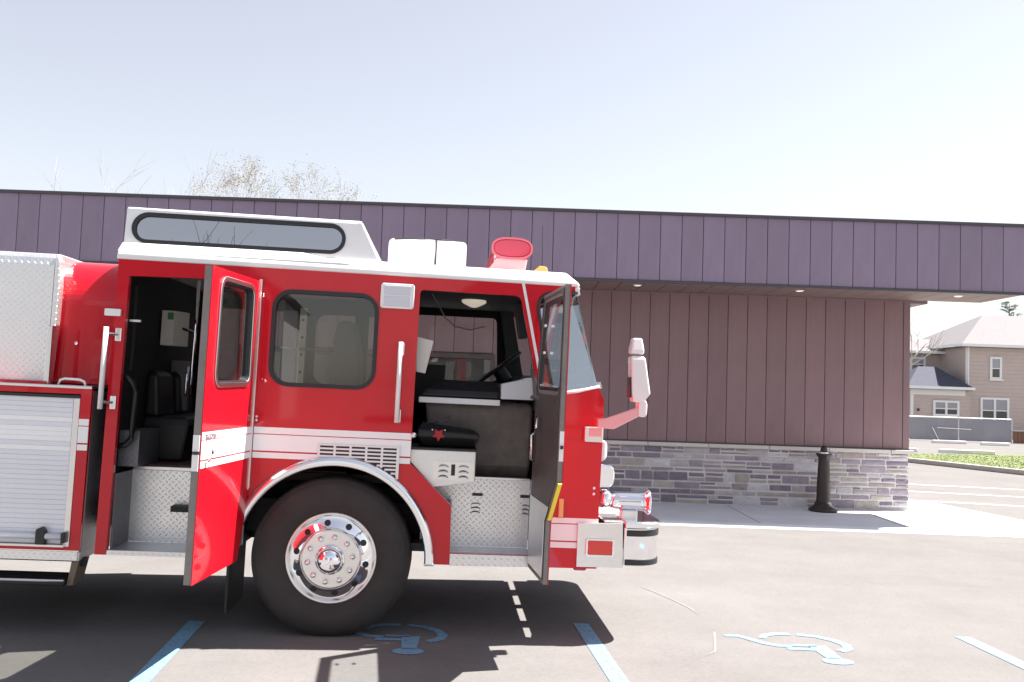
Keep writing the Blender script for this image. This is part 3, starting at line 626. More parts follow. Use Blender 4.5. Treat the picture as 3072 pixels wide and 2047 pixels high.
# ---- front entry well
tp('front_step', plate(bmn(), [(0.777, 0.517), (1.395, 0.527), (1.345, 0.600), (0.777, 0.598)], None, -0.008, -0.001), DIAM)
tb('front_tread', (0.777, 1.339, 0.046, 0.30, 0.585, 0.600), DIAMF)
ri = tb('front_riser', (0.56, 1.339, 0.30, 0.315, 0.601, 1.085), DIAM)
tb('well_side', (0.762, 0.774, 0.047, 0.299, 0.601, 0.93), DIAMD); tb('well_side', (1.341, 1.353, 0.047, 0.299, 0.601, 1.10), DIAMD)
tb('floor_nosing', (0.93, 1.338, 0.28, 0.36, 1.086, 1.104), CHROME2, bevel=0.004)
LV = None
def louver(parent, x, y, z, w=0.075):
    bm = bmn(); n = 10; top = []; bot = []
    for k in range(n + 1):
        t = math.pi * k / n; top.append((-math.cos(t) * w / 2, math.sin(t) * 0.020))
    vs = [bm.verts.new((a, 0, b)) for a, b in top]; v2 = [bm.verts.new((a * 0.8, -0.014, b * 0.35)) for a, b in top]
    for k in range(n): bm.faces.new((vs[k], vs[k + 1], v2[k + 1], v2[k]))
    bm.faces.new(v2)
    return link('louver', bm, CHROME2, parent, loc=(x, y, z))
for z in (0.90, 0.87, 0.84): louver(ri, 0.95, 0.299, z)
for z in (0.90, 0.87, 0.84): louver(ri, 1.31, 0.299, z, 0.06)
tb('slot', (0.922, 0.998, 0.294, 0.2995, 0.964, 0.985), BLACK, ri); tb('slot', (1.272, 1.337, 0.294, 0.2995, 0.962, 0.984), BLACK, ri)
tb('hatch', (0.888, 1.338, 0.2965, 0.2995, 0.735, 1.03), DIAM, ri)
# silver seat box
sbx = tp('seat_box', prism(bmn(), [(0.44, 1.24), (0.64, 1.04), (0.925, 1.086), (0.925, 1.300), (0.44, 1.300)], 0.05, 0.50), mat('brushed_seat_box', (0.78, 0.78, 0.77), 0.4, metal=0.7, noise=(20, 0.04)), bevel=0.005)
tb('vent_plate', (0.628, 0.915, 0.045, 0.0495, 1.095, 1.225), SATIN, sbx)
for x in (0.702, 0.842):
    for z in (1.185, 1.148, 1.112): louver(sbx, x, 0.0445, z)
tb('slot', (0.757, 0.784, 0.041, 0.0445, 1.128, 1.205), BLACK, sbx)
tb('seat_lip', (0.47, 0.93, 0.04, 0.50, 1.3005, 1.313), BLACK)
# front seat cushion with the red emblem
st = tp('front_seat', loft(bmn(), [rect(0.545, 0.915, 0.16, 0.62, 1.318), rect(0.505, 0.945, 0.12, 0.66, 1.392), rect(0.507, 0.95, 0.125, 0.66, 1.432, 1.412), rect(0.535, 0.90, 0.19, 0.60, 1.475, 1.440)]), VINYL, bevel=0.028, seg=3)
bm = bmn()
for (a, b, c, d) in ((0.632, 1.440, 0.680, 1.395), (0.645, 1.400, 0.67, 1.365)): box(bm, a, c, 0.1155, 0.120, d, b)
star = [(0.657 + (0.048 if k % 2 == 0 else 0.024) * math.cos(R(90 + 36 * k)), 1.403 + (0.048 if k % 2 == 0 else 0.024) * math.sin(R(90 + 36 * k + 180))) for k in range(10)]
bm.free(); bm = bmn(); prism(bm, star, 0.112, 0.122); box(bm, 0.634, 0.680, 0.1125, 0.121, 1.392, 1.425)
tp('emblem', bm, ICON, st)
for x in (0.612, 0.700): tp('emblem_dot', lathe(bmn(), [(0.0, -0.006), (0.006, -0.004), (0.006, 0.002)], (x, 0.117, 1.437), 'y', 8), CARD, st)
bk = tp('belt_buckle', prism(bmn(), [(0.645, 1.497), (0.735, 1.540), (0.728, 1.500), (0.655, 1.470)], 0.20, 0.235), BLACK, bevel=0.004)
tp('belt_webbing', tube(bmn(), [(0.53, 0.22, 1.46), (0.60, 0.215, 1.48), (0.65, 0.215, 1.488)], 0.010, 6), BLACK, bk)
tp('door_catch', lathe(bmn(), [(0.0, -0.05), (0.018, -0.045), (0.022, -0.02), (0.014, 0.0), (0.014, 0.02)], (0.487, 0.02, 1.40), 'y', 14), CHROME, smooth=True)
# engine cover, console, dash
tp('engine_cover', loft(bmn(), [rect(0.60, 1.338, 0.46, 1.40, 1.076), rect(0.60, 1.345, 0.40, 1.40, 1.18), rect(0.55, 1.345, 0.36, 1.40, 1.60), rect(0.55, 1.335, 0.40, 1.40, 1.645)]), LINER, bevel=0.05, seg=4)
tp('console_pad', loft(bmn(), [rect(0.50, 1.09, 0.30, 1.35, 1.668), rect(0.53, 1.09, 0.33, 1.35, 1.72), rect(0.64, 1.08, 0.42, 1.35, 1.795)]), BLACK, bevel=0.02, seg=3)
tb('console_edge', (0.50, 1.09, 0.272, 0.298, 1.622, 1.664), WHITE, bevel=0.005)
tp('dash_panel', prism(bmn(), [(1.095, 1.672), (1.095, 1.782), (1.318, 1.840), (1.335, 1.675)], 0.28, 0.62), mat('pale_dash_enclosure', (0.66, 0.69, 0.73), 0.45, noise=(20, .03)), bevel=0.004)
tp('dash_upright', prism(bmn(), [(1.305, 1.90), (1.32, 1.91), (1.385, 1.69), (1.34, 1.68)], 0.10, 0.34), GREYIN, bevel=0.004)
tb('dash', (1.25, 1.70, 0.62, W - 0.06, 1.45, 1.86), BLACK, bevel=0.03)
tb('dash_top', (1.34, 1.74, 0.06, 0.62, 1.60, 1.70), BLACK, bevel=0.01)
sw = tp('steering_wheel', lathe(bmn(), [(0.235 + 0.016 * math.cos(t), 0.016 * math.sin(t)) for t in (2 * math.pi * k / 10 for k in range(11))], (0, 0, 0), 'z', 40), BLACK, smooth=True, loc=(1.13, 1.45, 1.92), rot=(0, R(-38), 0))
tb('spoke', (-0.23, 0.23, -0.02, 0.02, -0.014, 0.004), BLACK, sw); tp('hub', lathe(bmn(), [(0.0, 0.02), (0.06, 0.012), (0.06, -0.10), (0.03, -0.35)], (0, 0, 0), 'z', 16), BLACK, sw)
tp('far_seat', loft(bmn(), [rect(0.20, 0.36, 1.30, 1.80, 1.20), rect(0.14, 0.28, 1.30, 1.80, 1.86)]), VINYL, bevel=0.03)
# headliner, dome lamp, pillars, sun visor, wiring
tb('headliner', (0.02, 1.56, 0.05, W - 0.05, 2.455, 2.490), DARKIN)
tb('header_band', (0.2, 1.22, 0.052, 0.075, 2.425, 2.46), GREYIN)
dm = tp('dome_lamp', lathe(bmn(), [(0.0, -0.062), (0.03, -0.056), (0.085, -0.030), (0.10, -0.018), (0.10, 0.0), (0.0, 0.001)], (0.885, 1.0, 2.454), 'z', 28), mat('dome_lens', (0.80, 0.76, 0.66), 0.25, coat=0.4), smooth=True)
for mm in dm.data.materials: mm.node_tree.nodes['Principled BSDF'].inputs['Emission Color'].default_value = (1, 0.9, 0.7, 1); mm.node_tree.nodes['Principled BSDF'].inputs['Emission Strength'].default_value = 0.12
tp('far_pillar', prism(bmn(), [(1.16, 2.46), (1.27, 2.46), (1.42, 1.72), (1.28, 1.72)], W - 0.10, W - 0.048), BLACK)
tp('speaker_box', prism(bmn(), rnd_poly([(1.22, 2.44), (1.40, 2.42), (1.40, 2.18), (1.27, 2.16)], .03), 0.9, 1.15), BLACK)
tp('sun_visor', prism(bmn(), [(1.36, 2.18), (1.47, 2.18), (1.53, 1.90), (1.42, 1.88)], 1.22, 1.25), CARD)
tp('interior_cable', tube(bmn(), [(0.55, 0.7, 2.455), (0.60, 0.72, 2.38), (0.66, 0.75, 2.28), (0.74, 0.8, 2.22), (0.86, 0.85, 2.20), (0.98, 0.9, 2.24)], 0.005, 6), GREYIN)
tb('cabinet', (0.12, 0.68, W - 0.36, W - 0.07, 1.60, 1.93), BLACK); tb('cabinet_top', (0.12, 0.685, W - 0.37, W - 0.068, 1.931, 1.95), CARD)
tb('cab_divider', (-0.05, 0.02, 0.9, 1.35, 1.08, 2.44), DARKIN)
# ---- crew area seen through the rear doorway
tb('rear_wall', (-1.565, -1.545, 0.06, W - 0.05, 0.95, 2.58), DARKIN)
tb('rear_step', (-1.512, -0.74, -0.006, 0.002, 0.513, 0.545), DIAM)
tb('rear_tread', (-1.512, -0.74, 0.003, 0.35, 0.528, 0.544), DIAMF)
rr_ = tb('rear_riser', (-1.512, -0.70, 0.35, 0.365, 0.545, 1.05), DIAM)
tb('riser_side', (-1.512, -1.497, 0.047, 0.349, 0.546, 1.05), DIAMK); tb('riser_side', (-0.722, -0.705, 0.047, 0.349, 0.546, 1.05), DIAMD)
tb('step_bracket', (-1.19, -1.03, 0.25, 0.349, 0.775, 0.815), CHASSIS, rr_)
tb('floor_edge', (-1.497, -0.65, 0.335, 0.40, 1.052, 1.078), CHROME2, bevel=0.004)
tb('floor_mat', (-1.54, 0.0, 0.40, W - 0.07, 1.0765, 1.088), mat('ribbed_red_floor_mat', (0.09, 0.025, 0.02), 0.6, noise=(30, 0.3)))
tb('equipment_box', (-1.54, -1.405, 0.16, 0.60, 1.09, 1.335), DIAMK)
tp('bench_seat', loft(bmn(), [rect(-1.54, -1.24, 0.62, 1.7, 1.09), rect(-1.54, -1.20, 0.60, 1.7, 1.36), rect(-1.54, -1.22, 0.62, 1.7, 1.42)]), VINYL, bevel=0.02)
for y in (0.62, 1.15): tp('bench_backrest', loft(bmn(), [rect(-1.54, -1.43, y, y + 0.42, 1.42), rect(-1.54, -1.46, y + 0.02, y + 0.40, 1.72), rect(-1.54, -1.49, y + 0.06, y + 0.36, 1.76)]), VINYL, bevel=0.025)
tp('grab_loop', tube(bmn(), [(-1.545, 0.10, 1.71), (-1.49, 0.10, 1.70), (-1.45, 0.10, 1.66), (-1.436, 0.10, 1.60), (-1.436, 0.10, 1.34), (-1.445, 0.10, 1.28), (-1.475, 0.10, 1.24), (-1.545, 0.10, 1.225)], 0.020, 10), VINYL, smooth=True)
tp('stanchion', tube(bmn(), [(-1.20, 0.62, 2.45), (-1.205, 0.62, 2.0), (-1.212, 0.62, 1.60)], 0.013, 10), CHROME, smooth=True)
tp('stanchion_arm', tube(bmn(), [(-1.21, 0.62, 2.06), (-1.30, 0.64, 2.085)], 0.012, 8), CHROME)
tp('stanchion', tube(bmn(), [(-1.23, 0.58, 1.80), (-1.235, 0.58, 1.58)], 0.011, 10), CHROME, smooth=True)
tp('air_pack_bracket', prism(bmn(), [(-1.54, 1.85), (-1.40, 1.85), (-1.40, 1.45), (-1.54, 1.45)], 1.22, 1.26), GREYIN)
tp('strap', tube(bmn(), [(-1.49, 0.14, 2.34), (-1.485, 0.14, 1.9), (-1.49, 0.14, 1.75)], 0.012, 6), VINYL)
tb('door_check', (-1.494, -1.42, 0.06, 0.08, 2.085, 2.10), CHROME2)
tb('aisle_locker', (-0.70, -0.12, 0.50, 1.45, 1.09, 1.62), DARKIN, bevel=0.02)
lk = tb('locker_front', (-0.76, -0.705, 0.55, 1.35, 1.10, 1.40), DIAMD)
for k in range(5): tb('tag', (-0.772, -0.761, 0.56, 0.60, 1.12 + 0.05 * k, 1.155 + 0.05 * k), STRIPE, lk)
tp('headset_bracket', tube(bmn(), [(-1.08, 0.5, 2.50), (-1.02, 0.5, 2.40), (-0.95, 0.5, 2.39), (-0.93, 0.5, 2.50)], 0.012, 6), mat('blue_steel_bracket', (0.08, 0.12, 0.22), 0.3, metal=0.6))
# seat and rack behind the centre window
tp('crew_seat', loft(bmn(), [rect(-0.10, 0.06, 0.45, 0.85, 1.50), rect(-0.16, 0.02, 0.45, 0.85, 2.05), rect(-0.14, -0.02, 0.52, 0.78, 2.20)]), mat('grey_seat_cloth', (0.20, 0.20, 0.21), 0.8), bevel=0.03, seg=3)
rk = tb('rack_post', (-0.425, -0.375, 0.55, 0.60, 1.50, 2.28), mat('cream_slotted_post', (0.55, 0.52, 0.45), 0.5))
for z in (1.80, 1.93, 2.06, 2.19): tp('post_hole', lathe(bmn(), [(0.0, -0.003), (0.011, -0.0025)], (-0.40, 0.549, z), 'y', 10), BLACK, rk)
tb('rack_panel', (-0.56, -0.45, 0.60, 0.62, 1.52, 2.26), GREYIN)
tp('rack_bar', tube(bmn(), [(-0.55, 0.5, 1.98), (0.2, 0.5, 1.95)], 0.008, 6), CHROME2)

# ---- rear crew door (swung open on its front hinge)
rd_out = [(0.0, 2.405), (-0.872, 2.392), (-0.885, 0.53), (-0.125, 0.53), (-0.075, 0.68), (-0.035, 0.80), (0.0, 0.95)]
rw = rnd_poly([(-0.72, 2.335), (-0.125, 2.345), (-0.115, 1.70), (-0.73, 1.69)], 0.085, 6)
RD = tp('rear_door', plate(bmn(), rd_out, [rw], 0.0, 0.006), RED, loc=(-0.612, -0.012, 0), rot=(0, 0, R(83.5)))
def dp(name, bm, m, **k): return link(name, bm, m, RD, **k)
dp('door_core', plate(bmn(), grow(rd_out, -0.004), [grow(rw, 0.004)], 0.0065, 0.05), JAMB)
dp('window_frame', plate(bmn(), grow(rw, 0.020), [grow(rw, -0.012)], -0.010, -0.0005), CHROME2, bevel=0.004)
dp('window_gasket', plate(bmn(), grow(rw, -0.001), [grow(rw, -0.022)], 0.001, 0.048), GASK)
dp('window_glass', plate(bmn(), grow(rw, -0.020), None, 0.022, 0.027), GL_TINT)
for a, b in ((1.366, 1.410), (1.250, 1.360), (1.200, 1.239)): dp('stripe', obox(-0.878, -0.004, -0.003, -0.0005, a, b), STRIPE)
dp('latch_plate', obox(-0.8885, -0.8805, 0.008, 0.046, 1.30, 1.395), WHITE); dp('latch_plate', obox(-0.8880, -0.8800, 0.008, 0.046, 1.185, 1.28), WHITE)
dp('latch_bolt', obox(-0.905, -0.880, 0.018, 0.036, 1.284, 1.297), BLACK)
dp('handle', tube(bmn(), [(-0.80, -0.004, 1.385), (-0.80, -0.035, 1.385), (-0.795, -0.042, 1.28), (-0.785, -0.012, 1.235)], 0.009, 8), CHROME, smooth=True)
dp('handle_base', obox(-0.83, -0.66, -0.008, -0.0005, 1.372, 1.398), CHROME, bevel=0.004)
dp('inner_trim', plate(bmn(), grow(rd_out, -0.03), [grow(rw, 0.03)], 0.0505, 0.056), DOORIN)
# ---- front door (swung past square on its front hinge)
fd_out = [(-0.005, 0.53), (-0.569, 0.53), (-0.577, 0.926), (-0.870, 1.205), (-0.866, 2.402), (-0.170, 2.398), (-0.006, 1.735)]
fw_ = rnd_poly([(-0.80, 2.335), (-0.205, 2.335), (-0.075, 1.76), (-0.80, 1.75)], 0.06, 5)
FD = tp('front_door', plate(bmn(), fd_out, [fw_], 0.0, 0.006), RED, loc=(1.350, -0.012, 0), rot=(0, 0, R(94.4)))
def fp(name, bm, m, **k): return link(name, bm, m, FD, **k)
fp('door_core', plate(bmn(), grow(fd_out, -0.004), [grow(fw_, 0.004)], 0.0065, 0.034), JAMB)
fp('inner_trim', plate(bmn(), grow(fd_out, -0.035), [grow(fw_, 0.03)], 0.0345, 0.040), DOORIN)
fp('window_gasket', plate(bmn(), grow(fw_, 0.0), [grow(fw_, -0.02)], 0.001, 0.030), GASK)
fp('window_glass', plate(bmn(), grow(fw_, -0.018), None, 0.016, 0.021), GL_CLEAR)
fp('lower_scuff_plate', plate(bmn(), [(-0.04, 0.57), (-0.54, 0.57), (-0.55, 0.92), (-0.66, 1.03), (-0.04, 1.03)], None, 0.0405, 0.044), CHROME2)
fp('latch_plate', obox(-0.8735, -0.8675, 0.007, 0.033, 1.33, 1.51), WHITE); fp('latch_bolt', obox(-0.89, -0.866, 0.012, 0.028, 1.405, 1.425), BLACK)
bm = bmn(); prism(bm, [(-0.603, 0.945), (-0.872, 1.200), (-0.878, 1.195), (-0.609, 0.940)], 0.008, 0.032); fp('reflective_strip', bm, YELLOW)
fp('window_crank', tube(bmn(), [(-0.30, 0.040, 1.56), (-0.30, 0.07, 1.56), (-0.34, 0.08, 1.50)], 0.009, 8), CHROME, smooth=True)
fp('pull_handle', tube(bmn(), [(-0.12, 0.042, 1.46), (-0.12, 0.07, 1.44), (-0.12, 0.07, 1.28), (-0.12, 0.042, 1.26)], 0.010, 8), CHROME, smooth=True)
for z in (2.18, 2.0): fp('clip', obox(-0.34, -0.30, 0.0405, 0.052, z - 0.008, z + 0.008), STRIPE)
fp('hinge_arm', tube(bmn(), [(0.0, 0.02, 1.70), (-0.06, 0.065, 1.70), (-0.15, 0.048, 1.70)], 0.016, 8), CHROME2)
fp('door_hinge', tube(bmn(), [(0.0, 0.005, 0.62), (0.0, 0.005, 1.70)], 0.012, 8), CHROME2)

# ---- nose: bumper, lamps, siren, mirror
bp_ = tp('bumper_end_plate', plate(bmn(), [(1.655, 0.541), (1.980, 0.543), (1.972, 0.850), (1.652, 0.843)], None, -0.018, -0.004), SATIN, bevel=0.003)
tp('marker_bezel', plate(bmn(), rr(1.713, 1.915, 0.617, 0.740, 0.015, 3), [rr(1.728, 1.900, 0.630, 0.727, 0.008, 3)], -0.034, -0.0185), CHROME, bp_, bevel=0.003)
tp('marker_lens', prism(bmn(), rr(1.728, 1.900, 0.630, 0.727, 0.008, 3), -0.030, -0.019), REDLAMP, bp_)
def plan(d, x0=1.982):
    r = 0.20; x1 = 2.262 + d; y0 = -0.018 - d; y1 = W + 0.018 + d
    return [(x0, y0 + 0.30), (x0, y0)] + [(x1 - r + r * math.cos(R(a)), y0 + r + r * math.sin(R(a))) for a in range(-90, 1, 10)] + [(x1 - r + r * math.cos(R(a)), y1 - r + r * math.sin(R(a))) for a in range(0, 91, 10)] + [(x0, y1), (x0, y1 - 0.30), (x1 - 0.12, y1 - 0.34), (x1 - 0.12, y0 + 0.34)]
bu = tp('front_bumper', prism(bmn(), plan(0.0), 0.553, 0.855, 'z'), CHROME, bevel=0.012, seg=3)
tp('bumper_lip', prism(bmn(), plan(0.012), 0.812, 0.866, 'z'), CHROME, bu, bevel=0.018, seg=3)
tp('rub_strip', prism(bmn(), plan(0.006, 2.000), 0.762, 0.806, 'z'), BLACK, bu, bevel=0.006); tp('rub_strip', prism(bmn(), plan(0.006, 1.992), 0.562, 0.604, 'z'), BLACK, bu, bevel=0.006)
dk = tb('bumper_deck', (1.852, 2.20, 0.02, W - 0.02, 0.846, 0.852), DIAMF)
for k in range(7): tb('deck_rib', (1.86, 2.0, 0.06 + k * 0.05, 0.078 + k * 0.05, 0.8525, 0.860), CHROME2, dk)
for y in (0.42, 0.98, 1.5): tb('bumper_arm', (1.74, 2.0, y, y + 0.12, 0.60, 0.80), CHASSIS)
tb('tow_hook', (1.655, 1.75, 0.10, 0.20, 0.49, 0.53), RED, bevel=0.015)
sr = tp('siren', lathe(bmn(), [(0.0, -0.04), (0.045, -0.035), (0.055, 0.0), (0.060, 0.04), (0.062, 0.18), (0.066, 0.215), (0.080, 0.232), (0.090, 0.242), (0.091, 0.254), (0.080, 0.258), (0.060, 0.24), (0.0, 0.22)], (1.93, 0.14, 0.985), 'x', 32), CHROME, smooth=True)
tb('siren_foot', (1.98, 2.10, 0.10, 0.18, 0.853, 0.93), CHROME2, sr, bevel=0.01); tp('siren_body', lathe(bmn(), [(0.0, -0.09), (0.06, -0.08), (0.068, -0.03), (0.06, 0.0), (0.0, 0.002)], (1.90, 0.14, 1.0), 'x', 20), CHROME, sr, smooth=True)
hl = tp('headlight', loft(bmn(), [[(1.80, y, z) for y, z in ((0.06, 1.08), (0.46, 1.08), (0.46, 1.25), (0.06, 1.25))], [(1.895, y, z) for y, z in ((0.07, 1.09), (0.45, 1.09), (0.45, 1.24), (0.07, 1.24))], [(1.915, y, z) for y, z in ((0.09, 1.11), (0.43, 1.11), (0.43, 1.22), (0.09, 1.22))]]), CHROME, bevel=0.012)
for y in (0.165, 0.355): tp('headlight_lens', lathe(bmn(), [(0.0, 0.012), (0.05, 0.008), (0.065, 0.0)], (1.914, y, 1.165), 'x', 20), CLEARP, hl)
tp('turn_signal', loft(bmn(), [[(1.80, y, z) for y, z in ((0.05, 1.265), (0.22, 1.265), (0.22, 1.425), (0.05, 1.425))], [(1.845, y, z) for y, z in ((0.06, 1.28), (0.21, 1.28), (0.21, 1.41), (0.06, 1.41))], [(1.856, y, z) for y, z in ((0.08, 1.30), (0.19, 1.30), (0.19, 1.39), (0.08, 1.39))]]), CLEARP, bevel=0.012)
tb('side_lamp', (1.513, 1.549, -0.020, -0.002, 0.876, 1.005), AMBER, bevel=0.006)
tb('latch_pull', (1.435, 1.505, -0.016, -0.001, 1.372, 1.396), CHROME, bevel=0.005)
for z in (1.085, 1.045): tp('paint_stud', lathe(bmn(), [(0.0, -0.008), (0.010, -0.004), (0.011, -0.0005)], (1.758, 0, z), 'y', 10), CHROME)
mi = tp('mirror', loft(bmn(), [rect(1.972, 2.045, -0.19, -0.09, 1.700), rect(1.958, 2.088, -0.205, -0.075, 1.760), rect(1.945, 2.045, -0.205, -0.075, 2.000), rect(1.952, 2.03, -0.19, -0.09, 2.018)]), WHITE, bevel=0.015, seg=3)
tp('mirror_head', loft(bmn(), [rect(1.945, 2.036, -0.195, -0.085, 2.030), rect(1.945, 2.034, -0.197, -0.083, 2.06), rect(1.955, 2.02, -0.185, -0.095, 2.140)]), WHITE, mi, bevel=0.012, seg=3)
tb('mirror_glass', (1.944, 1.957, -0.19, -0.09, 1.73, 1.87), BLACK, mi); 
tp('mirror_arm', prism(bmn(), rnd_poly([(1.74, 1.512), (1.74, 1.568), (1.80, 1.580), (2.02, 1.665), (2.03, 1.700), (2.085, 1.698), (2.080, 1.606), (2.03, 1.605), (1.855, 1.508)], [0, 0, .02, .02, .01, .02, .02, .02, .03]), -0.15, -0.09), mat('flare_paled_arm', (0.78, 0.42, 0.43), 0.3, coat=0.6), mi, bevel=0.008)  # red arm paled, lens flare put into its base colour
tp('mirror_neck', prism(bmn(), rr(2.018, 2.076, 1.600, 1.715, 0.02), -0.16, -0.05), WHITE, mi, bevel=0.008)
tp('mirror_bracket', prism(bmn(), rr(1.667, 1.800, 1.408, 1.512, 0.012, 3), -0.055, -0.002), SATIN, mi, bevel=0.006)
tp('bracket_pad', obox(1.700, 1.786, -0.064, -0.0555, 1.448, 1.508), mat('flare_paled_pad', (0.78, 0.42, 0.43), 0.3, coat=0.6), mi)  # same tone as the arm, with the flare in the colour

# ---- rear body
BD = tp('body_module', plate(bmn(), [(-3.4, 0.53), (-1.692, 0.532), (-1.684, 1.615), (-3.4, 1.60)], [[(-3.3, 0.555), (-1.762, 0.557), (-1.757, 1.575), (-3.3, 1.565)]], 0.0, 0.03), RED, bevel=0.004)
tb('body_top', (-3.4, -1.684, -0.006, W, 1.612, 1.632), CHROME2, bevel=0.004)
tb('body_end', (-1.705, -1.686, 0.032, W, 0.48, 1.60), DIAMD)
tb('body_core', (-3.4, -1.71, 0.06, W - 0.05, 0.55, 1.60), CHASSIS)
link('shutter_header', obox(-3.3, -1.757, -0.004, 0.05, 1.547, 1.566), BLACK, BD)
link('shutter_track', plate(bmn(), [(-1.800, 0.556), (-1.762, 0.557), (-1.757, 1.548), (-1.797, 1.546)], None, -0.003, 0.045), CHROME2, BD, bevel=0.003)
sl_me = {}
for k in range(30):
    z = 0.572 + k * 0.0325
    wht = (1.195 < z + 0.016 < 1.238) or (1.25 < z + 0.016 < 1.362) or (1.368 < z + 0.016 < 1.412)
    if wht not in sl_me:
        bm = bmn(); prism(bm, [(0.003, 0.0001), (0.0006, 0.0015), (0.0, 0.004), (0.0, 0.029), (0.0006, 0.0315), (0.003, 0.0324)], -3.3, -1.803, 'x')
        o = link('shutter_slat', bm, STRIPE if wht else SHUT, BD, loc=(0, 0.008, z)); sl_me[wht] = o.data
    else: share('shutter_slat', sl_me[wht], BD, (0, 0.008, z))
for a, b in ((1.366, 1.410), (1.250, 1.360), (1.200, 1.239)): link('stripe', obox(-1.756, -1.690, -0.003, -0.0005, a, b), STRIPE, BD)
link('lift_bar', tube(bmn(), [(-3.3, -0.022, 0.622), (-1.80, -0.022, 0.626)], 0.020, 12), SHUT, BD, smooth=True)
link('lift_bar_bracket', prism(bmn(), rnd_poly([(-1.965, 0.572), (-1.905, 0.572), (-1.905, 0.66), (-1.93, 0.69), (-1.965, 0.67)], .012), -0.045, 0.006), BLACK, BD, bevel=0.006)
link('lift_bar_bracket', obox(-1.802, -1.778, -0.045, 0.006, 0.585, 0.655), BLACK, BD, bevel=0.004)
link('lift_rail', obox(-3.3, -1.785, -0.030, 0.004, 0.558, 0.571), CHROME2, BD)
tb('rub_rail', (-3.4, -1.700, -0.012, -0.001, 0.470, 0.528), DIAM)
tb('rub_rail_end', (-1.699, -1.685, -0.010, 0.6, 0.470, 0.528), DIAMD)
tb('skirt_beam', (-3.4, -1.72, 0.10, 0.14, 0.44, 0.47), CHASSIS)
sp_ = tb('drop_step', (-3.4, -1.765, -0.02, 0.22, 0.300, 0.345), CHASSIS, bevel=0.012)
tp('step_edge', tube(bmn(), [(-3.4, -0.022, 0.336), (-1.768, -0.022, 0.338)], 0.010, 8), CHROME2, sp_)
tp('step_hanger', prism(bmn(), [(-1.765, 0.30), (-1.728, 0.30), (-1.695, 0.468), (-1.742, 0.468)], 0.02, 0.20), mat('brown_steel_hanger', (0.16, 0.12, 0.09), 0.5), sp_)
tb('hanger_lug', (-1.700, -1.672, 0.06, 0.10, 0.418, 0.478), CHASSIS, sp_)
# raised box, plated end and red pump housing on top of the body
bm = prism(bmn(), [(0.20, 1.645), (0.20, 2.46), (0.215, 2.51), (0.25, 2.54), (0.30, 2.55), (1.7, 2.55), (1.7, 1.645)], -3.4, -2.0745, 'x'); tp('upper_plate_box', bm, DIAM, smooth=False, bevel=0.01)
bm = prism(bmn(), [(-2.073, 2.538), (-2.062, 2.535), (-2.042, 2.49), (-2.032, 2.30), (-2.038, 2.02), (-2.058, 1.66), (-2.073, 1.66)], 0.20, 0.27, 'y'); tp('plate_corner', bm, DIAM, bevel=0.012)
hp = [(0.30 + 0.34 - 0.34 * math.sin(R(a)), 2.20 + 0.34 * math.cos(R(a))) for a in range(90, -1, -6)]
bm = prism(bmn(), [(0.30, 1.64)] + hp + [(1.7, 2.54), (1.7, 1.64)], -2.09, -1.66, 'x'); tp('pump_housing', bm, RED, smooth=False, bevel=0.004)
tb('trim_post', (-2.025, -1.99, 0.04, 0.10, 1.634, 2.03), CHROME2, bevel=0.004)
tp('top_handle', tube(bmn(), [(-1.92, 0.03, 1.632), (-1.91, 0.03, 1.665), (-1.88, 0.03, 1.675), (-1.78, 0.03, 1.672), (-1.75, 0.03, 1.66), (-1.74, 0.03, 1.63)], 0.009, 8), WHITE, smooth=True)
tb('body_rim', (-3.4, -2.0, 0.02, 0.11, 1.633, 1.652), RED)
tp('housing_stud', lathe(bmn(), [(0.0, -0.01), (0.012, -0.006), (0.014, 0.0)], (-1.93, 0.298, 1.925), 'y', 10), CHROME)

# things left inside the cab
def at_truck(u, v, w): return T.matrix_basis @ Vector((u, v, w))
bpy.context.view_layer.update()
TM = T.matrix_world.copy()
def inside(name, loc):
    e = empty(name, TM @ Vector(loc), (0, 0.014, 0.075)); return e
e = inside('equipment_carton', (-1.53, 0.86, 1.96)); tag(e, 'white carton with green label in the dark crew cab', 'carton')
link('carton', loft(bmn(), [[(0.0, 0.0, 0), (0.095, 0.0, 0), (0.16, 0.18, 0), (0.0, 0.18, 0)], [(0.0, 0.0, 0.27), (0.095, 0.0, 0.27), (0.16, 0.18, 0.27), (0.0, 0.18, 0.27)]]), CARD, e, bevel=0.003)
link('label_sticker', obox(0.045, 0.090, -0.003, -0.0005, 0.20, 0.255), GREEN, e)
e = inside('route_binder', (0.475, 0.10, 1.83)); tag(e, 'off-white binder leaning behind the front door pillar', 'binder')
link('cover', prism(bmn(), [(0.0, 0.01), (0.065, 0.0), (0.112, 0.232), (-0.005, 0.256)], 0.0, 0.035), CARD, e, bevel=0.003)
link('pages', prism(bmn(), [(0.006, 0.012), (0.062, 0.005), (0.106, 0.225), (0.0, 0.248)], 0.036, 0.05), STRIPE, e)

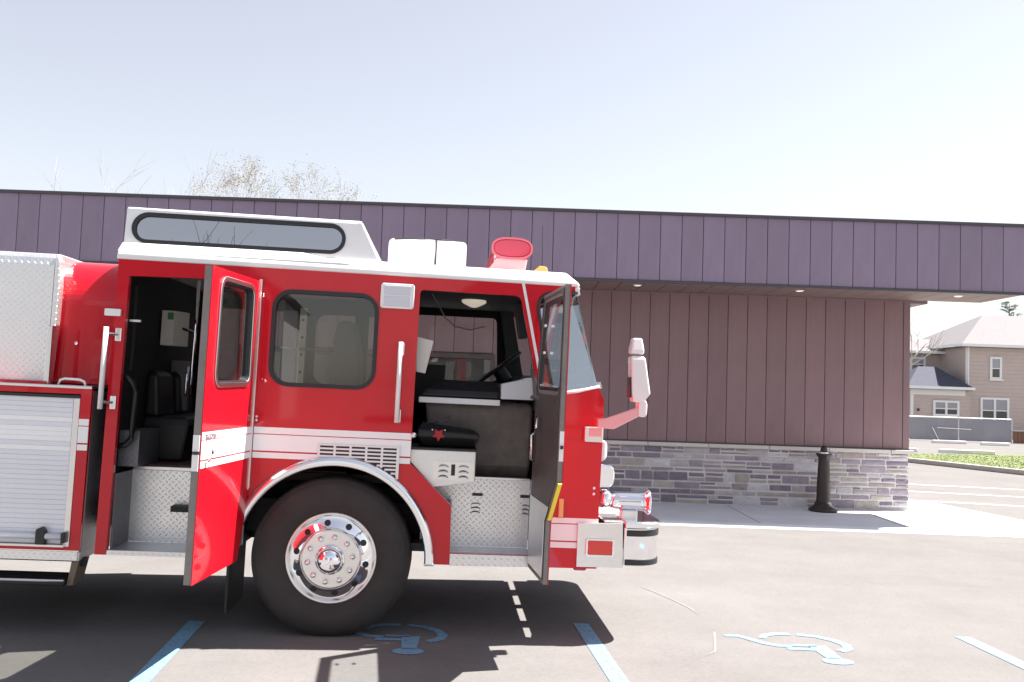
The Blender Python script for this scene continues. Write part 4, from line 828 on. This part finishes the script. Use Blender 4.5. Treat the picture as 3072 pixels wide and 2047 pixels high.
# ================================================================== houses
def house_mats(wall_c, roof_c):
    sd = mat('lap_siding', wall_c, 0.7, noise=(2, 0.05))
    t = sd.node_tree; b = t.nodes['Principled BSDF']; tc = t.nodes.new('ShaderNodeTexCoord'); wv = t.nodes.new('ShaderNodeTexWave')
    wv.wave_type = 'BANDS'; wv.bands_direction = 'Z'; wv.wave_profile = 'SAW'; wv.inputs['Scale'].default_value = 1.6
    bpn = t.nodes.new('ShaderNodeBump'); bpn.inputs['Distance'].default_value = 0.03; bpn.inputs['Strength'].default_value = 0.8
    t.links.new(tc.outputs['Object'], wv.inputs['Vector']); t.links.new(wv.outputs[1], bpn.inputs['Height']); t.links.new(bpn.outputs[0], b.inputs['Normal'])
    rf = mat('asphalt_shingle', roof_c, 0.9, noise=(8, 0.15), bump=(14, 0.5, 0.02))
    return sd, rf
TRIMW = mat('white_house_trim', (0.80, 0.80, 0.80), 0.5)
PANE = glass('house_pane', (0.85, 0.85, 0.87), 0.06)
BLIND = mat('pale_blind', (0.62, 0.64, 0.66), 0.7)
DARKR = mat('dark_room', (0.03, 0.03, 0.035), 0.9)
def hwindow(parent, x0, x1, z0, z1, y, panes=1, sash=0.55):
    t = 0.11; n = panes; holes = []; wd_ = (x1 - x0 - t) / n
    for i in range(n):
        a = x0 + t + i * wd_; b = a + wd_ - t; zm = z0 + (z1 - z0) * 0.48
        holes += [[(a, z0 + t), (b, z0 + t), (b, zm - 0.025), (a, zm - 0.025)], [(a, zm + 0.025), (b, zm + 0.025), (b, z1 - t), (a, z1 - t)]]
    w = link('window', plate(bmn(), [(x0, z0), (x1, z0), (x1, z1), (x0, z1)], holes, y - 0.07, y - 0.005), TRIMW, parent)
    for i, h in enumerate(holes):
        xs = [p[0] for p in h]; zs = [p[1] for p in h]
        link('pane', obox(min(xs), max(xs), y - 0.045, y - 0.040, min(zs), max(zs)), PANE, w)
        if i % 2: link('blind', obox(min(xs), max(xs), y - 0.03, y - 0.02, min(zs), max(zs)), BLIND, w)
        else: link('dark_room', obox(min(xs), max(xs), y - 0.012, y - 0.007, min(zs), max(zs)), DARKR, w)
    link('sill', obox(x0 - 0.06, x1 + 0.06, y - 0.13, y - 0.072, z0 - 0.07, z0), TRIMW, w)
def hip(name, parent, x0, x1, y0, y1, ze, zr, inset, m, ov=0.4, th=0.14, trim=True, inset2=None):
    X0, X1, Y0, Y1 = x0 - ov, x1 + ov, y0 - ov, y1 + ov; ym = (Y0 + Y1) / 2; i2 = inset if inset2 is None else inset2
    bm = bmn(); lo = [bm.verts.new(p) for p in ((X0, Y0, ze), (X1, Y0, ze), (X1, Y1, ze), (X0, Y1, ze))]
    up = [bm.verts.new(p) for p in ((X0, Y0, ze + th), (X1, Y0, ze + th), (X1, Y1, ze + th), (X0, Y1, ze + th))]
    a = bm.verts.new((X0 + inset, ym, zr)); b = bm.verts.new((X1 - i2, ym, zr))
    bm.faces.new(lo[::-1])
    for i in range(4): bm.faces.new((lo[i], lo[(i + 1) % 4], up[(i + 1) % 4], up[i]))
    bm.faces.new((up[0], up[1], b, a)); bm.faces.new((up[1], up[2], b)); bm.faces.new((up[2], up[3], a, b)); bm.faces.new((up[3], up[0], a))
    r = link(name, bm, m, parent)
    if trim:
        link('gutter', obox(X0 - 0.02, X1 + 0.02, Y0 - 0.10, Y0 - 0.005, ze + 0.02, ze + th + 0.02), TRIMW, r)
        link('gutter', obox(X0 - 0.10, X0 - 0.005, Y0 + 0.0, Y1, ze + 0.02, ze + th + 0.02), TRIMW, r)
    return r
SID, RFL = house_mats((0.52, 0.43, 0.40), (0.17, 0.158, 0.165)); _, RFD = house_mats((0.4, 0.4, 0.4), (0.055, 0.058, 0.085))
HS = empty('clapboard_house', (23.6, 46, 0)); tag(HS, 'two storey beige clapboard house with white window frames beyond the grey fence', 'house')
def H(x, y, z=0): return (x - 23.6, y - 46)
link('main_wall', obox(0, 10.4, 0, 7.5, 0, 4.7), SID, HS)
link('back_wall', obox(-6.5, 0.6, 2.6, 7.4, 0, 4.4), SID, HS)
link('porch_wall', obox(-3.0, -0.01, -0.45, 2.59, 0, 2.42), SID, HS)
hip('main_roof', HS, 0, 10.4, 0, 7.5, 4.66, 6.75, 3.3, RFL, 0.45)
hip('back_roof', HS, -6.5, 0.2, 2.6, 7.4, 4.36, 5.35, 2.2, RFL, 0.4, inset2=0.0)
hip('porch_roof', HS, -3.0, -0.45, -0.45, 2.2, 2.40, 3.62, 1.35, RFD, 0.42, inset2=1.1)
link('porch_frieze', obox(-3.1, -0.3, -0.56, -0.451, 2.12, 2.40), TRIMW, HS)
link('corner_board', obox(-3.08, -2.94, -0.52, -0.452, 0, 2.11), TRIMW, HS)
link('corner_board', obox(-0.03, 0.12, -0.06, -0.005, 2.45, 4.66), TRIMW, HS)
hwindow(HS, 1.23, 1.84, 3.04, 4.21, 0.0, 1); hwindow(HS, 0.74, 2.23, 0.80, 2.09, 0.0, 2); hwindow(HS, 4.2, 5.6, 0.9, 2.1, 0.0, 2); hwindow(HS, 4.6, 5.3, 3.04, 4.2, 0.0, 1)
hwindow(HS, -1.92, -0.58, 1.05, 1.86, -0.45, 2, ); hwindow(HS, -1.75, -0.9, 3.42, 4.2, 2.6, 1)
link('porch_lamp', obox(-2.72, -2.62, -0.52, -0.452, 1.28, 1.40), BLACK, HS)
link('downspout', tube(bmn(), [(0.06, -0.13, 4.66), (0.06, -0.12, 2.7), (-0.1, -0.3, 2.62)], 0.045, 8), TRIMW, HS)
link('chimney', obox(6.5, 7.2, 4.2, 4.9, 5.5, 7.4), mat('chimney_brick', (0.28, 0.15, 0.12), 0.9, noise=(10, .2)), HS)
# ---- fence with fabric screen, wheel stops
FEN = empty('screened_fence', (20.2, 40.0, 0)); tag(FEN, 'long chain fence with grey screening fabric in front of the beige house', 'fence')
SCR = mat('grey_screen_fabric', (0.27, 0.265, 0.295), 0.8, noise=(1.2, 0.12), bump=(6, 0.4, 0.03))
POSTM = mat('galvanised_post', (0.52, 0.52, 0.54), 0.4, metal=0.5)
for k in range(5):
    x0 = -9.6 + k * 2.4
    bm = bmn(); n = 8; vs = [[bm.verts.new((x0 + 0.03 + 2.34 * i / n, 0.03 * math.sin(i * 1.7 + k), z)) for z in (0.06, 0.55, 1.04)] for i in range(n + 1)]
    for i in range(n):
        for j in range(2): bm.faces.new((vs[i][j], vs[i + 1][j], vs[i + 1][j + 1], vs[i][j + 1]))
    link('screen_panel', bm, SCR, FEN, normals=False)
for k in range(6): link('post', tube(bmn(), [(-9.6 + k * 2.4, 0.0, 0), (-9.6 + k * 2.4, 0.0, 1.12)], 0.03, 8), POSTM, FEN)
link('top_rail', tube(bmn(), [(-9.6, 0, 1.085), (2.4, 0, 1.085)], 0.028, 8), TRIMW, FEN)
link('brace_rail', tube(bmn(), [(-0.98, -0.06, 0.62), (0.55, -0.06, 0.58)], 0.022, 8), TRIMW, FEN); link('brace_rail', tube(bmn(), [(-1.2, -0.07, 0.62), (-0.9, -0.07, 0.05)], 0.022, 8), TRIMW, FEN)
EN = empty('trash_enclosure', (24.0, 39.9, 0)); tag(EN, 'low brown board enclosure at the right end of the grey fence', 'enclosure')
BRW = mat('brown_board', (0.17, 0.085, 0.055), 0.8, noise=(5, 0.2), rnd=0.1)
for k in range(15): link('board', obox(-1.38 + k * 0.2, -1.385 + k * 0.2 + 0.19, 0, 0.03, 0.02, 0.56), BRW, EN)
link('cap_rail', obox(-1.4, 1.65, -0.03, 0.06, 0.561, 0.61), KERB, EN)
STOPM = mat('white_concrete_stop', (0.72, 0.71, 0.69), 0.8, noise=(6, 0.08))
stops = [((12.75, 28.85), 0.9, 'white wheel stop on the grass verge edge beside the stone wall corner', 0), ((14.9, 28.95), 1.65, 'longest white wheel stop along the far edge of the grass verge', 0),
         ((17.0, 38.7), 0.8, 'white wheel stop at the fence foot nearest the stone wall', 0), ((18.9, 38.2), 1.35, 'white wheel stop at the middle of the grey fence foot', 0), ((20.6, 37.7), 1.1, 'white wheel stop at the fence foot nearest the brown enclosure', 0)]
for (x, y), L2, lab, _ in stops:
    o = link('wheel_stop', prism(bmn(), [(-L2 / 1.8, 0.0), (L2 / 1.8, 0.0), (L2 / 1.8 - 0.04, 0.13), (-L2 / 1.8 + 0.04, 0.13)], -0.08, 0.08), STOPM, bevel=0.02, loc=(x, y, 0.108 if y < 30 else 0.004))
    tag(o, lab, 'wheel stop', 'wheel stops beyond the verge')

# ================================================================== trees
def grow_tree(name, label, base, height, seed, spread=0.5, leaf=None, bark=None, n0=5, depth=4, group='bare spring trees behind the roof', leaf_n=0, trunk_r=0.16, twig=0.006, lean=0.0, clear=0.28):
    rg = random.Random(seed); root = empty(name, base); tag(root, label, 'tree', group)
    tb_, cb = bmn(), bmn(); tips = []
    def rnd_dir(d, a):
        ax = d.orthogonal().normalized(); ax.rotate(Matrix.Rotation(rg.uniform(0, 6.283), 3, d)); q = d.copy(); q.rotate(Matrix.Rotation(a, 3, ax)); return q
    def branch(p, d, L_, r, lev):
        pts = [p]; rad = [r]; dd = d.copy(); k = 4
        for i in range(k):
            dd = (dd + Vector((rg.uniform(-.12, .12), rg.uniform(-.12, .12), rg.uniform(-.02, .10)))).normalized()
            pts.append(pts[-1] + dd * L_ / k); rad.append(max(r * (1 - 0.62 * (i + 1) / k), twig * 0.6))
        tube(cb if lev else tb_, pts, rad, 5 if lev > 1 else 7, cap=False)
        if lev >= depth: tips.extend(pts[1:]); return
        for j in range(rg.choice((3, 4)) if lev else n0):
            t = rg.uniform(0.35, 1.0) if lev else rg.uniform(0.55, 1.0); q = min(int(t * k), k - 1); pp = pts[q].lerp(pts[q + 1], t * k - q)
            branch(pp, rnd_dir(dd, rg.uniform(0.25, 0.25 + spread)), L_ * rg.uniform(0.52, 0.72), max(rad[q] * 0.55, twig), lev + 1)
    branch(Vector((0, 0, 0)), Vector((lean, 0, 1)).normalized(), height * (clear + 0.12), trunk_r, 0)
    link('trunk', tb_, bark, root, smooth=True, normals=False); link('crown', cb, bark, root, smooth=True, normals=False)
    if leaf_n:
        lb_ = bmn()
        for i in range(leaf_n):
            c = rg.choice(tips) + Vector((rg.gauss(0, .10), rg.gauss(0, .10), rg.gauss(0, .10))); s = rg.uniform(0.012, 0.026)
            a = Vector((rg.gauss(0, 1), rg.gauss(0, 1), rg.gauss(0, 1))).normalized(); b = a.orthogonal().normalized() * s; a = a.cross(b).normalized() * s * 0.6
            lb_.faces.new([lb_.verts.new(c + v) for v in (-b, a, b, -a)])
        o = link('bud_leaves', lb_, leaf, root, normals=False); o['kind'] = 'stuff'
    return root
BARKP = mat('glare_paled_bark', (0.42, 0.38, 0.35), 0.9, noise=(6, 0.15)); BARKD = mat('grey_bark', (0.16, 0.13, 0.11), 0.9, noise=(6, 0.2))  # pale bark: veiling glare on the distant trees put into the colour
BUD = mat('yellow_green_buds', (0.24, 0.225, 0.14), 0.8, rnd=0.0, noise=(1.2, 0.15))
grow_tree('budding_tree', 'rounded budding tree above the roofline behind the raised cab roof', (-8.15, 28.5, 0), 10.6, 8, 0.75, BUD, BARKP, 6, 6, leaf_n=14000, trunk_r=0.2, twig=0.004)
grow_tree('budding_tree', 'smaller right hand half of the budding crown above the roofline', (-6.2, 29.5, 0), 10.4, 17, 0.75, BUD, BARKP, 6, 6, leaf_n=12000, trunk_r=0.18, twig=0.004)
grow_tree('bare_tree', 'thin bare tree rising above the roof at far left', (-14.6, 30, 0), 11.0, 12, 0.38, None, BARKP, 5, 4, trunk_r=0.12, twig=0.006)
grow_tree('bare_tree', 'faint bare sapling between the far left tree and the budding crown', (-12.0, 31, 0), 11.8, 14, 0.35, None, BARKP, 4, 4, trunk_r=0.08, twig=0.005)
grow_tree('bare_tree', 'bare branches showing under the canopy left of the house roof', (14.6, 36, 0), 8.6, 22, 0.7, None, BARKP, 5, 4, trunk_r=0.13, twig=0.009)
# conifer above the house roof
rgc = random.Random(31); CF = empty('pine_tree', (33.7, 60, 0)); tag(CF, 'dark pine top showing above the house roof at right edge', 'tree')
link('trunk', tube(bmn(), [(0, 0, 0), (0, 0, 4), (0, 0, 8.6)], [0.22, 0.15, 0.02], 8), BARKD, CF)
bm = bmn()
for i in range(150):
    z = rgc.uniform(2.0, 8.7); a = rgc.uniform(0, 6.28); L_ = (9.0 - z) * 0.36 * rgc.uniform(0.7, 1.1) + 0.35
    d = Vector((math.cos(a), math.sin(a), 0.25)).normalized(); p = Vector((0, 0, z))
    for j in range(55):
        t = rgc.uniform(0.15, 1) * L_; c = p + d * t; q = Vector((rgc.gauss(0, 1), rgc.gauss(0, 1), rgc.gauss(0.3, 1))).normalized() * 0.17; s = q.orthogonal().normalized() * 0.02
        bm.faces.new([bm.verts.new(v) for v in (c - s, c + s, c + q)])
link('crown', bm, mat('pine_needles', (0.055, 0.075, 0.05), 0.8, noise=(3, .2)), CF, normals=False)
# overhead wire at right
wr = link('overhead_wire', tube(bmn(), [(8.0, 30.2, 2.9), (14.84, 30, 4.67), (17.35, 30, 5.44), (24, 29.7, 7.6), (34, 29, 11.0)], 0.011, 6), POSTM)
tag(wr, 'thin grey overhead wire running up past the canopy end', 'wire')

# ================================================================== street behind the photographer, mirrored in the glass and chrome
SID2, RF2 = house_mats((0.62, 0.62, 0.62), (0.13, 0.13, 0.14))
for (hx, lab, sd) in ((-9.5, 'pale gabled house mirrored in the crew cab window', SID2), (6.5, 'second pale house mirrored in the front quarter glass', SID)):
    hh_ = empty('street_house', (hx, -27, 0), (0, 0, R(180))); tag(hh_, lab, 'house', 'houses across the street')
    link('wall', obox(-4.5, 4.5, 0, 8, 0, 5.2), sd, hh_)
    bm = bmn(); prism(bm, [(-5.0, 5.2), (5.0, 5.2), (0, 8.6)], -0.4, 8.4); link('roof', bm, RF2, hh_)
    for x0 in (-3.4, 0.4, 2.4): hwindow(hh_, x0, x0 + 1.0, 3.1, 4.6, 0.0, 1); hwindow(hh_, x0, x0 + 1.0, 0.9, 2.4, 0.0, 1)
    link('door', obox(-1.6, -0.6, -0.06, -0.005, 0.2, 2.3), TRIMW, hh_)
grow_tree('street_tree', 'bare street tree mirrored in the left end of the roof window', (-11.0, -16, 0), 15.5, 41, 0.6, None, BARKD, 5, 4, group='trees across the street', trunk_r=0.2, twig=0.012)
grow_tree('street_tree', 'bare street tree mirrored in the right end of the roof window', (-5.6, -17.5, 0), 14, 43, 0.6, None, BARKD, 5, 4, group='trees across the street', trunk_r=0.2, twig=0.012)
